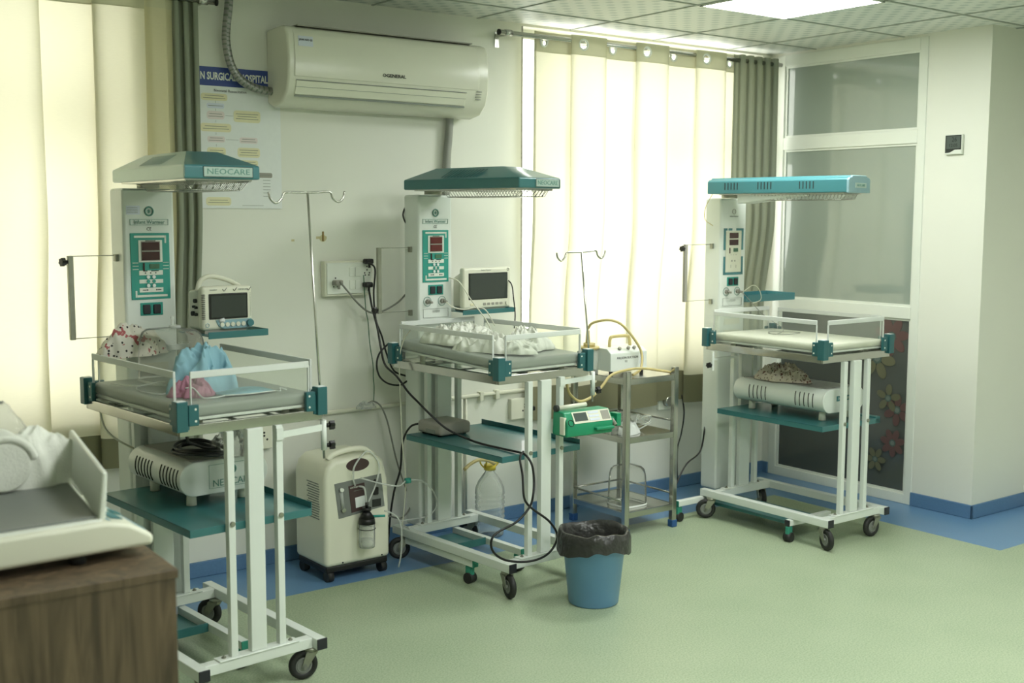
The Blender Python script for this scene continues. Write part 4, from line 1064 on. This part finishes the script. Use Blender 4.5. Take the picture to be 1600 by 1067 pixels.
# ------------------------------------------------------------------ air conditioner
r = empty('air_conditioner', (2.83, 4.9, 2.07), 0, 'white wall mounted air conditioner above the hospital poster', 'air conditioner')
hw = .53; prof = [(0, .02), (0, .34), (-.15, .345), (-.185, .335), (-.205, .30), (-.215, .20), (-.21, .12), (-.19, .06), (-.14, .015), (-.06, .0)]
G().prism([(-hw, y, z) for y, z in prof], (2*hw, 0, 0)).build('casing', 'ivory', r, .012, 4)
G().prism([(-hw+.03, -.187, .332), (-hw+.03, -.208, .30), (-hw+.03, -.2185, .20), (-hw+.03, -.2150, .125), (-hw+.03, -.205, .125), (-hw+.03, -.175, .33)], (2*hw-.09, 0, 0)).build('front_panel', 'ivory', r, .004)
G().prism([(-hw+.04, -.2105, .108), (-hw+.04, -.190, .050), (-hw+.04, -.182, .054), (-hw+.04, -.20, .112)], (2*hw-.17, 0, 0)).build('air_flap', 'plastic_white', r, .002)
g = G()
for (a, b) in (((-.2125, .112), (-.2115, .1095)), ((-.2025, .083), (-.2015, .0815)), ((-.1905, .0485), (-.1855, .041))):
    g.box(-hw+.04, hw-.13, a[0], a[0]+.006, b[1], a[1])
g.build('flap_gap', 'ink_grey', r)
G().box(-hw+.06, hw-.08, -.185, -.02, .344, .349).build('intake_grille', 'grey', r)
text('lettering', 'OGENERAL', .021, 'ink', r, (-.005, -.2198, .158), rot=(PI/2-.04, 0, 0), sx=1.15, bold=.0004)
G().prism([(-hw+.05, -.2105, .318-.02), (-hw+.12, -.2105, .318-.02), (-hw+.12, -.2145, .255), (-hw+.05, -.2145, .255)], (0, .004, 0)).build('paper_label', 'poster_blue_pale', r)
text('lettering', 'JAW-NO 05', .0125, 'ink', r, (-hw+.085, -.2142, .281), rot=(PI/2-.05, 0, 0))
g = G()
for i in range(4): g.box(hw-.075, hw-.045, -.2155+.003*i, -.212+.003*i, .118-i*.012, .1205-i*.012)
g.build('indicator_marks', 'ink_grey', r)
cable('refrigerant_pipe', [(2.112, 4.86, 2.574), (2.107, 4.85, 2.50), (2.094, 4.85, 2.40), (2.092, 4.85, 2.33), (2.11, 4.85, 2.244), (2.15, 4.85, 2.185), (2.22, 4.85, 2.15), (2.318, 4.86, 2.14)], .018, ['foil', 'ink_green_grey'], 'grey taped pipe running from the ceiling to the air conditioner', 'pipe')
o = tag(G().tube([(3.25, 4.865, 2.075), (3.246, 4.87, 1.98), (3.236, 4.87, 1.88), (3.23, 4.87, 1.70), (3.23, 4.87, 1.4)], .018, 12, 30, ribs=1).build('drain_hose', 'rib_grey'), 'grey ribbed hose hanging from the air conditioner behind the middle hood', 'hose')

# ------------------------------------------------------------------ wall things
r = empty('hospital_poster', (2.17, 4.8985, 1.93), 0, 'white hospital flow chart poster with blue heading on the wall below the air conditioner', 'poster')
G().box(-.19, .19, -.003, .0, -.302, .302).build('board', 'paper', r)
G().box(-.19, .19, -.0042, -.003, .222, .302).build('heading_band', 'poster_blue', r)
text('lettering', 'N SURGICAL  HOSPITAL', .044, 'frame_white', r, (-.182, -.0046, .262), align='LEFT', sx=.66, bold=.0012)
text('lettering', 'Neonatal Resuscitation', .017, 'ink', r, (-.045, -.0036, .203), sx=.95)
def pbox(x, z, w_, h_, m):
    N = 5; pts = []; rr = min(h_*.35, .012)
    for cx, cz, t0 in ((w_/2-rr, h_/2-rr, 0), (-w_/2+rr, h_/2-rr, 90), (-w_/2+rr, -h_/2+rr, 180), (w_/2-rr, -h_/2+rr, 270)):
        for i in range(N): t = math.radians(t0+90*i/(N-1)); pts.append((x+cx+rr*math.cos(t), -.0036, z+cz+rr*math.sin(t)))
    G().prism(pts, (0, .001, 0)).build('chart_box', m, r)
    g = G(); nl = max(1, int(h_/.013))
    for i in range(nl):
        zz = z+(i-(nl-1)/2)*.0105; ww = w_*(.36 if i % 2 else .42); g.box(x-ww, x+ww, -.0042, -.0036, zz-.0011, zz+.0011)
    g.build('chart_text', 'ink_grey', r)
for a in ((-.12, .175, .12, .03, 'poster_yellow'), (-.115, .138, .08, .022, 'poster_blue_pale'), (-.115, .098, .08, .035, 'poster_pink'), (-.115, .045, .14, .036, 'poster_yellow'), (-.115, -.005, .08, .026, 'poster_pink'),
          (-.115, -.058, .085, .036, 'poster_yellow'), (-.115, -.104, .075, .022, 'poster_pink'), (.03, .098, .125, .05, 'poster_yellow'), (.035, -.005, .085, .026, 'poster_pink'), (.035, -.058, .105, .042, 'poster_yellow'),
          (.035, -.104, .085, .026, 'poster_yellow'), (-.09, -.15, .1, .03, 'poster_yellow'), (.10, -.155, .09, .022, 'grey'), (-.11, -.272, .115, .036, 'poster_yellow')): pbox(*a)
g = G()
for z in (.155, .122, .073, .02, -.03, -.084): g.box(-.1155, -.1145, -.004, -.0033, z-.006, z+.004)
for z in (.098, -.005, -.104): g.box(-.07, -.012 if z != .098 else -.035, -.004, -.0033, z-.0006, z+.0006)
for i in range(6): g.box(.10, .135, -.004, -.0033, -.178-i*.014, -.176-i*.014)
g.box(.0, .10, -.004, -.0033, -.29, -.2885); g.build('chart_arrows', 'ink_grey', r)
# switchboard
r = empty('switchboard', (2.675, 4.9, 1.31), 0, 'white wall switchboard with two plugs in it, left of the middle warmer', 'switchboard')
G().box(-.125, .125, -.045, 0, -.085, .078).build('back_box', 'plastic_white', r, .004)
G().box(-.118, .118, -.053, -.045, -.075, .07).build('cover_plate', 'frame_white', r, .004)
for i in range(2):
    for j in range(2): G().box(-.002+.03*i, .024+.03*i, -.057, -.052, -.055+.06*j, -.012+.06*j).build('rocker_switch', 'frame_white', r, .002)
for cx, cz in ((-.075, -.03), (.092, .02)):
    g = G()
    for dx, dz in ((0, .03), (0, .014), (-.013, 0), (.013, 0), (-.010, -.010), (.010, -.010)): g.cyl((cx+dx, -.0535, cz+dz), (cx+dx, -.0525, cz+dz), .0038, n=10)
    g.build('socket_holes', 'ink', r)
def plug(loc, lab, m='black'):
    r = empty('power_plug', loc, 0, lab, 'plug'); G().box(-.02, .02, -.04, 0, -.012, .012).build('body', m, r, .006); G().cyl((0, -.03, 0), (0, -.03, -.03), .006, n=10).build('strain_relief', m, r)
plug((2.762, 4.845, 1.385), 'flat black plug at the top of the switchboard'); plug((2.758, 4.845, 1.275), 'black plug in the lower right socket of the switchboard'); plug((2.60, 4.845, 1.29), 'grey plug in the left socket of the switchboard', 'grey')
# sockets and conduit
for x, z, lab in ((2.215, .60, 'white wall socket seen between the front tubes of the left warmer'), (3.70, .59, 'white wall socket box behind the middle warmer'), ):
    r = empty('wall_socket', (x, 4.9, z), 0, lab, 'wall socket'); G().box(-.065, .065, -.03, 0, -.055, .055).build('box', 'plastic_white', r, .004)
    g = G()
    for dx, dz in ((0, .02), (0, .006), (-.014, -.012), (.014, -.012)): g.cyl((.025+dx, -.031, dz), (.025+dx, -.0295, dz), .005, n=10)
    g.build('socket_holes', 'ink', r)
plug((3.745, 4.868, .59), 'black round plug in the wall socket behind the middle warmer')
r = empty('wall_conduit', (2.4, 4.886, .675), 0, 'thin white pipe running along the wall at knee height', 'conduit')
G().cyl((-.1, 0, -.0), (1.6, 0, .012), .010, n=14).build('pipe', 'plastic_white', r)
for x in (.13, 1.05, 1.15): G().box(x-.012, x+.012, -.014, .0139, -.022, .026).build('pipe_clip', 'plastic_white', r, .003)
for x in (.93,): G().cyl((x, .002, 0), (x, .002, -.6), .009, n=12).cyl((x+.03, .002, 0), (x+.03, .002, -.6), .006, n=12).build('drop_pipe', 'plastic_white', r)
r = empty('tape_residue', (2.565, 4.8995, 1.49), 0, 'brown tape marks and a small brass hook on the wall above the switchboard', 'tape marks')
G().box(-.004, .004, -.006, 0, -.01, .035).build('hook', 'brass', r, .002)
G().box(-.035, .02, -.0006, 0, .0, .012).build('tape_strip', 'tape', r); G().box(-.16, -.145, -.0006, 0, -.01, .0).build('tape_strip', 'tape', r)
G().prism([(.018*math.cos(t), -.0008, .003+.016*math.sin(t)) for t in [2*PI*i/14 for i in range(14)]], (0, .0008, 0)).build('tape_spot', 'tape', r)
r = empty('wall_outlet', (4.77, 4.9, .53), 0, 'round chrome outlet fitting on the bright wall behind the trolley', 'outlet')
G().box(-.06, .06, -.02, 0, -.05, .06).build('back_box', 'frame_white', r, .004); G().cyl((0, -.02, 0), (0, -.05, 0), .032, .028, n=24).build('fitting', 'chrome', r)
# thermometer clock on the column
r = empty('thermometer', (PX, 3.63, 1.98), -PI/2, 'small square digital thermometer on the column beside the glass partition', 'thermometer')
G().box(-.05, .05, -.02, 0, -.052, .052).build('case', 'frame_white', r, .004)
G().prism([(-.047, -.0212, .048), (.046, -.0212, .048), (.046, -.0212, -.028), (.01, -.0212, -.028), (-.02, -.0212, -.042), (-.047, -.0212, -.044)], (0, .002, 0)).build('display_frame', 'ink', r)
G().box(-.04, .04, -.0222, -.021, -.022, .043).build('display', 'lcd', r)
text('lettering', '26', .034, 'ink', r, (.006, -.0226, .024), sx=.9); text('lettering', '12:05', .024, 'ink', r, (0, -.0226, -.006), sx=1)

# ------------------------------------------------------------------ cabinet and baby scale in the foreground
CZ = .85
r = empty('wooden_cabinet', (.39, 2.39, 0), -.03, 'brown wood grain cabinet carrying the baby scale at the left edge', 'cabinet')
G().box(-.46, .50, 0, .62, CZ-.02, CZ).build('top_panel', 'wood', r, .002)
G().box(-.455, .495, .002, .615, .0, CZ-.02).build('carcass', 'wood', r, .002)
g = G().box(-.003, .003, -.0005, .003, .02, CZ-.03); g.build('door_gap', 'ink', r)
r = empty('baby_scale', (.60, 2.50, CZ+.001), .02, 'white baby scale with grey mat and side guard on the wooden cabinet', 'baby scale')
g = G().prism([(-.62, 0, .022), (.285, 0, .022), (.288, 0, .045), (.235, 0, .078), (.185, 0, .09), (-.62, 0, .09)], (0, .36, 0)); g.build('body', 'plastic_white', r, .012, 3)
G().prism([(-.62, .015, .083), (.180, .015, .083), (.250, .50, .083), (-.62, .50, .083)], (0, 0, .011)).build('tray', 'frame_white', r, .005)
G().prism([(-.60, .03, .094), (.172, .03, .094), (.238, .49, .094), (-.60, .49, .094)], (0, 0, .005)).build('mat', 'panel_grey', r, .002)
G().prism([(.172, .02, .09), (.188, .02, .09), (.195, .02, .195), (.183, .02, .195)], (.068, .44, .022)).build('side_guard', 'frame_white', r, .005, 3)
def slope(x): return .078-(x-.235)*.62 if x > .235 else .09-(x-.185)*.24
for a, b, y0, y1, m_, nm in ((.19, .275, .02, .27, 'blue_light', 'keypad'), (.205, .232, .04, .12, 'teal_light', 'display')):
    l = .0008 if nm == 'keypad' else .0018
    G().prism([(a, y0, slope(a)+l), (b, y0, slope(b)+l), (b, y1, slope(b)+l), (a, y1, slope(a)+l)], (0, 0, .001)).build(nm, m_, r)
G().ring((.25, .15, slope(.25)+.003), (.5, 0, 1), .015, .002).build('dial_mark', 'teal', r)
for x in (-.1, .13): G().cyl((x, .04, 0), (x, .04, .024), .018, n=16).build('foot', 'rubber', r)
for x in (-.1, .2): G().cyl((x, .30, 0), (x, .30, .024), .018, n=16).build('foot', 'rubber', r)
# rolled towel on the scale
def roll(c, R, L, label):
    g = G(); n = 90; turns = 1.15; F = []; Bk = []
    out = []; inn = []
    for i in range(n+1):
        t = 2*PI*turns*i/n-.6; rr = R*(.93+.12*i/n); out.append((c[0]+rr*math.cos(t), c[1], c[2]+rr*math.sin(t)))
    g.prism([(c[0]+R*math.cos(2*PI*i/48), c[1], c[2]+R*math.sin(2*PI*i/48)) for i in range(48)], (0, L, 0), smooth=True)
    P = [(c[0]+R*.98*math.cos(t), c[2]+R*.98*math.sin(t)) for t in [PI*1.05-PI*1.0*i/24 for i in range(25)]]
    P2 = [(c[0]+R*1.28*math.cos(t), c[2]+R*1.28*math.sin(t)) for t in [PI*1.05-PI*1.0*i/24 for i in range(25)]]
    g.prism([(x, c[1]-.004, z) for x, z in P+P2[::-1]], (0, L, 0), smooth=True)
    return tag(g.build('rolled_towel', 'towel', None, .008, 3), label, 'towel')
roll((.665, 2.86, CZ+.1+.062), .060, .13, 'white towel rolled up on the baby scale mat')
crumple('white_towel', 'towel', (.735, 2.93, CZ+.10), .13, .06, .15, 'white towel heaped behind the rolled towel on the baby scale', 'towel', .1, 31.0, .8, freq=14, flat=.7)
crumple('plastic_sheet', 'film', (.62, 3.0, CZ+.005), .22, .04, .26, 'crinkled clear plastic wrap behind the towels at the left edge', 'plastic wrap', 0, 14.0, 1.2, freq=14, flat=.8)

# ------------------------------------------------------------------ cables
A = [(2.731, 4.8, 1.378), (2.756, 4.797, 1.375), (2.781, 4.795, 1.345), (2.771, 4.793, 1.234), (2.779, 4.79, 1.115), (2.809, 4.787, 1.033), (2.83, 4.785, .957), (2.871, 4.783, .865), (2.941, 4.78, .832)]
B = [(2.75, 4.8, 1.25), (2.735, 4.745, 1.171), (2.73, 4.69, 1.08), (2.715, 4.635, .994), (2.704, 4.58, .925), (2.731, 4.525, .877), (2.758, 4.47, .809), (2.775, 4.415, .769), (2.808, 4.36, .714), (2.86, 4.305, .653), (2.93, 4.2, .607), (2.95, 4.02, .602), (2.955, 3.91, .604), (2.956, 3.86, .60), (2.967, 3.83, .562), (2.971, 3.82, .498), (2.952, 3.8, .444), (2.933, 3.8, .392), (2.865, 3.8, .339), (2.744, 3.79, .305), (2.734, 3.79, .245), (2.8, 3.79, .191), (2.926, 3.79, .163), (3.026, 3.79, .179), (3.075, 3.79, .243), (3.034, 3.79, .314), (2.97, 3.81, .368), (2.93, 3.81, .402), (2.91, 3.81, .44), (2.918, 3.83, .522), (2.92, 3.85, .589), (2.96, 3.88, .61)]
cable('power_cable', A, .0045, 'black', 'black cable from the upper plug down to the middle warmer')
cable('power_cable', B, .005, 'black', 'long black cable crossing the middle shelf and looping in front of its posts')
cable('power_cable', [(2.843, 4.78, .998), (2.789, 4.775, .954), (2.77, 4.77, .901), (2.782, 4.765, .846), (2.825, 4.76, .809), (2.886, 4.755, .797), (2.927, 4.75, .815)], .0045, 'black', 'short black cable loop left of the middle bed bracket')
cable('earth_wire', [(2.739, 4.83, 1.321), (2.748, 4.83, 1.164), (2.76, 4.83, 1.101), (2.771, 4.835, .998), (2.79, 4.839, .892), (2.795, 4.846, .83), (2.803, 4.853, .779), (2.804, 4.86, .716)], .0022, 'green_cable', 'thin green wire hanging down the wall from the switchboard', 'wire')
cable('grey_cable', [(2.774, 4.86, .706), (2.795, 4.844, .716), (2.825, 4.828, .69), (2.847, 4.812, .627), (2.859, 4.796, .55), (2.88, 4.78, .431), (2.911, 4.764, .317), (2.937, 4.748, .238), (2.922, 4.732, .195), (2.871, 4.726, .159), (2.798, 4.72, .181)], .004, 'grey_cable', 'grey cable hanging from the wrapped plug behind the oxygen concentrator')
cable('grey_cable', [(2.598, 4.80, 1.295), (2.647, 4.81, 1.245), (2.704, 4.815, 1.186), (2.761, 4.82, 1.147), (2.821, 4.82, 1.144), (2.91, 4.815, 1.183), (2.96, 4.8, 1.233)], .0045, 'grey_cable', 'grey cable swagging from the switchboard to the middle tower')
cable('power_cable', [(2.962, 4.50, .628), (2.89, 4.60, .632), (2.866, 4.65, .60), (2.852, 4.68, .525), (2.853, 4.70, .406), (2.83, 4.72, .297), (2.81, 4.725, .174), (2.795, 4.725, .03)], .005, 'black', 'black cable dropping from the grey box beside the oxygen concentrator')
cable('white_tube', [(2.79, 4.5, 1.085), (2.785, 4.55, 1.037), (2.775, 4.57, .959), (2.775, 4.57, .831), (2.776, 4.56, .643), (2.776, 4.55, .535), (2.79, 4.55, .399), (2.785, 4.55, .299), (2.765, 4.54, .18)], .0028, 'white_cable', 'thin white tube hanging at the left of the middle bed', 'tube')
cable('clear_tubing', [(2.482, 4.42, .461), (2.591, 4.43, .42), (2.698, 4.46, .389), (2.765, 4.5, .397), (2.855, 4.52, .381), (2.931, 4.54, .322), (2.967, 4.56, .257), (2.964, 4.58, .21), (2.92, 4.6, .182), (2.80, 4.62, .175), (2.78, 4.5, .17)], .0035, 'clear_tube', 'clear tubing curving from the concentrator to the middle warmer base', 'tube')
cable('clear_tubing', [(2.59, 4.405, .303), (2.63, 4.40, .285), (2.66, 4.40, .255), (2.675, 4.40, .2), (2.672, 4.40, .1), (2.67, 4.42, .03)], .0035, 'clear_tube', 'clear tubing running down from the green outlet of the concentrator bottle', 'tube')
G_ = empty('tube_connector', (2.765, 4.5, .397), 0, 'small teal tube connector hanging beside the middle warmer posts', 'connector'); G().cyl((-.008, 0, .0), (.016, -.004, .0), .013, n=16).build('body', 'panel_green', G_)
crumple('plastic_bag', 'film', (2.74, 4.825, .69), .05, .03, .035, 'small clear plastic bag wrapped around the hanging grey plug', 'plastic bag', 0, 40, 1.2, freq=30)
cable('power_cable', [(2.95, 4.75, 1.675), (2.935, 4.76, 1.652), (2.914, 4.76, 1.602), (2.931, 4.75, 1.553), (2.96, 4.74, 1.53)], .004, 'black', 'black cable bulging from the left side of the middle tower')
cable('clear_tubing', [(1.331, 4.3, .90), (1.338, 4.287, .845), (1.35, 4.275, .812), (1.384, 4.263, .777), (1.44, 4.25, .74)], .004, 'white_cable', 'white tube sagging under the left edge of the left bed', 'tube')
cable('power_cable', [(4.854, 4.84, .563), (4.875, 4.84, .455), (4.855, 4.84, .336), (4.825, 4.84, .24), (4.83, 4.84, .05)], .004, 'black', 'dark cable hanging on the bright wall right of the trolley')
cable('power_cable', [(4.66, 4.46, .52), (4.64, 4.45, .427), (4.577, 4.42, .328), (4.451, 4.39, .285), (4.363, 4.36, .224), (4.30, 4.34, .135), (4.29, 4.33, .02)], .0045, 'black', 'black cable curving from the right warmer tower down to the floor')
cable('power_cable', [(4.62, 4.40, 1.725), (4.565, 4.40, 1.65), (4.56, 4.40, 1.585), (4.62, 4.40, 1.55)], .002, 'tan_hose', 'thin yellowish wire looping at the left of the right tower')
cable('power_cable', [(3.42, 4.66, 1.30), (3.43, 4.6, 1.27), (3.43, 4.58, 1.2), (3.44, 4.58, 1.12), (3.45, 4.6, 1.05)], .003, 'black', 'thin black cable hanging at the right of the middle monitor')
cable('probe_cable', [(3.05, 4.60, 1.195), (3.08, 4.585, 1.17), (3.14, 4.58, 1.158), (3.20, 4.57, 1.165), (3.25, 4.56, 1.15), (3.26, 4.5, 1.08)], .0028, 'white_cable', 'white probe cable from the middle tower socket')
cable('probe_cable', [(3.06, 4.59, 1.31), (3.09, 4.55, 1.29), (3.13, 4.5, 1.2), (3.17, 4.45, 1.12), (3.18, 4.42, 1.07)], .0028, 'white_cable', 'white cable hanging across the left edge of the middle monitor')
cable('probe_cable', [on(2, *q) for q in ((-.05, .52, .996), (-.02, .42, .998), (.06, .40, 1.003), (.09, .50, .998), (0, .56, .998), (-.06, .46, .998), (.02, .48, 1.02), (.03, .62, 1.08), (.04, .78, 1.19))], .0018, 'grey_cable', 'thin probe wire curled on the white mattress of the right warmer')
cable('probe_cable', [on(2, *q) for q in ((.04, .78, 1.195), (.10, .76, 1.23), (.14, .75, 1.2), (.15, .75, 1.15), (.10, .77, 1.13))], .002, 'white_cable', 'white probe loop beside the tray of the right warmer')
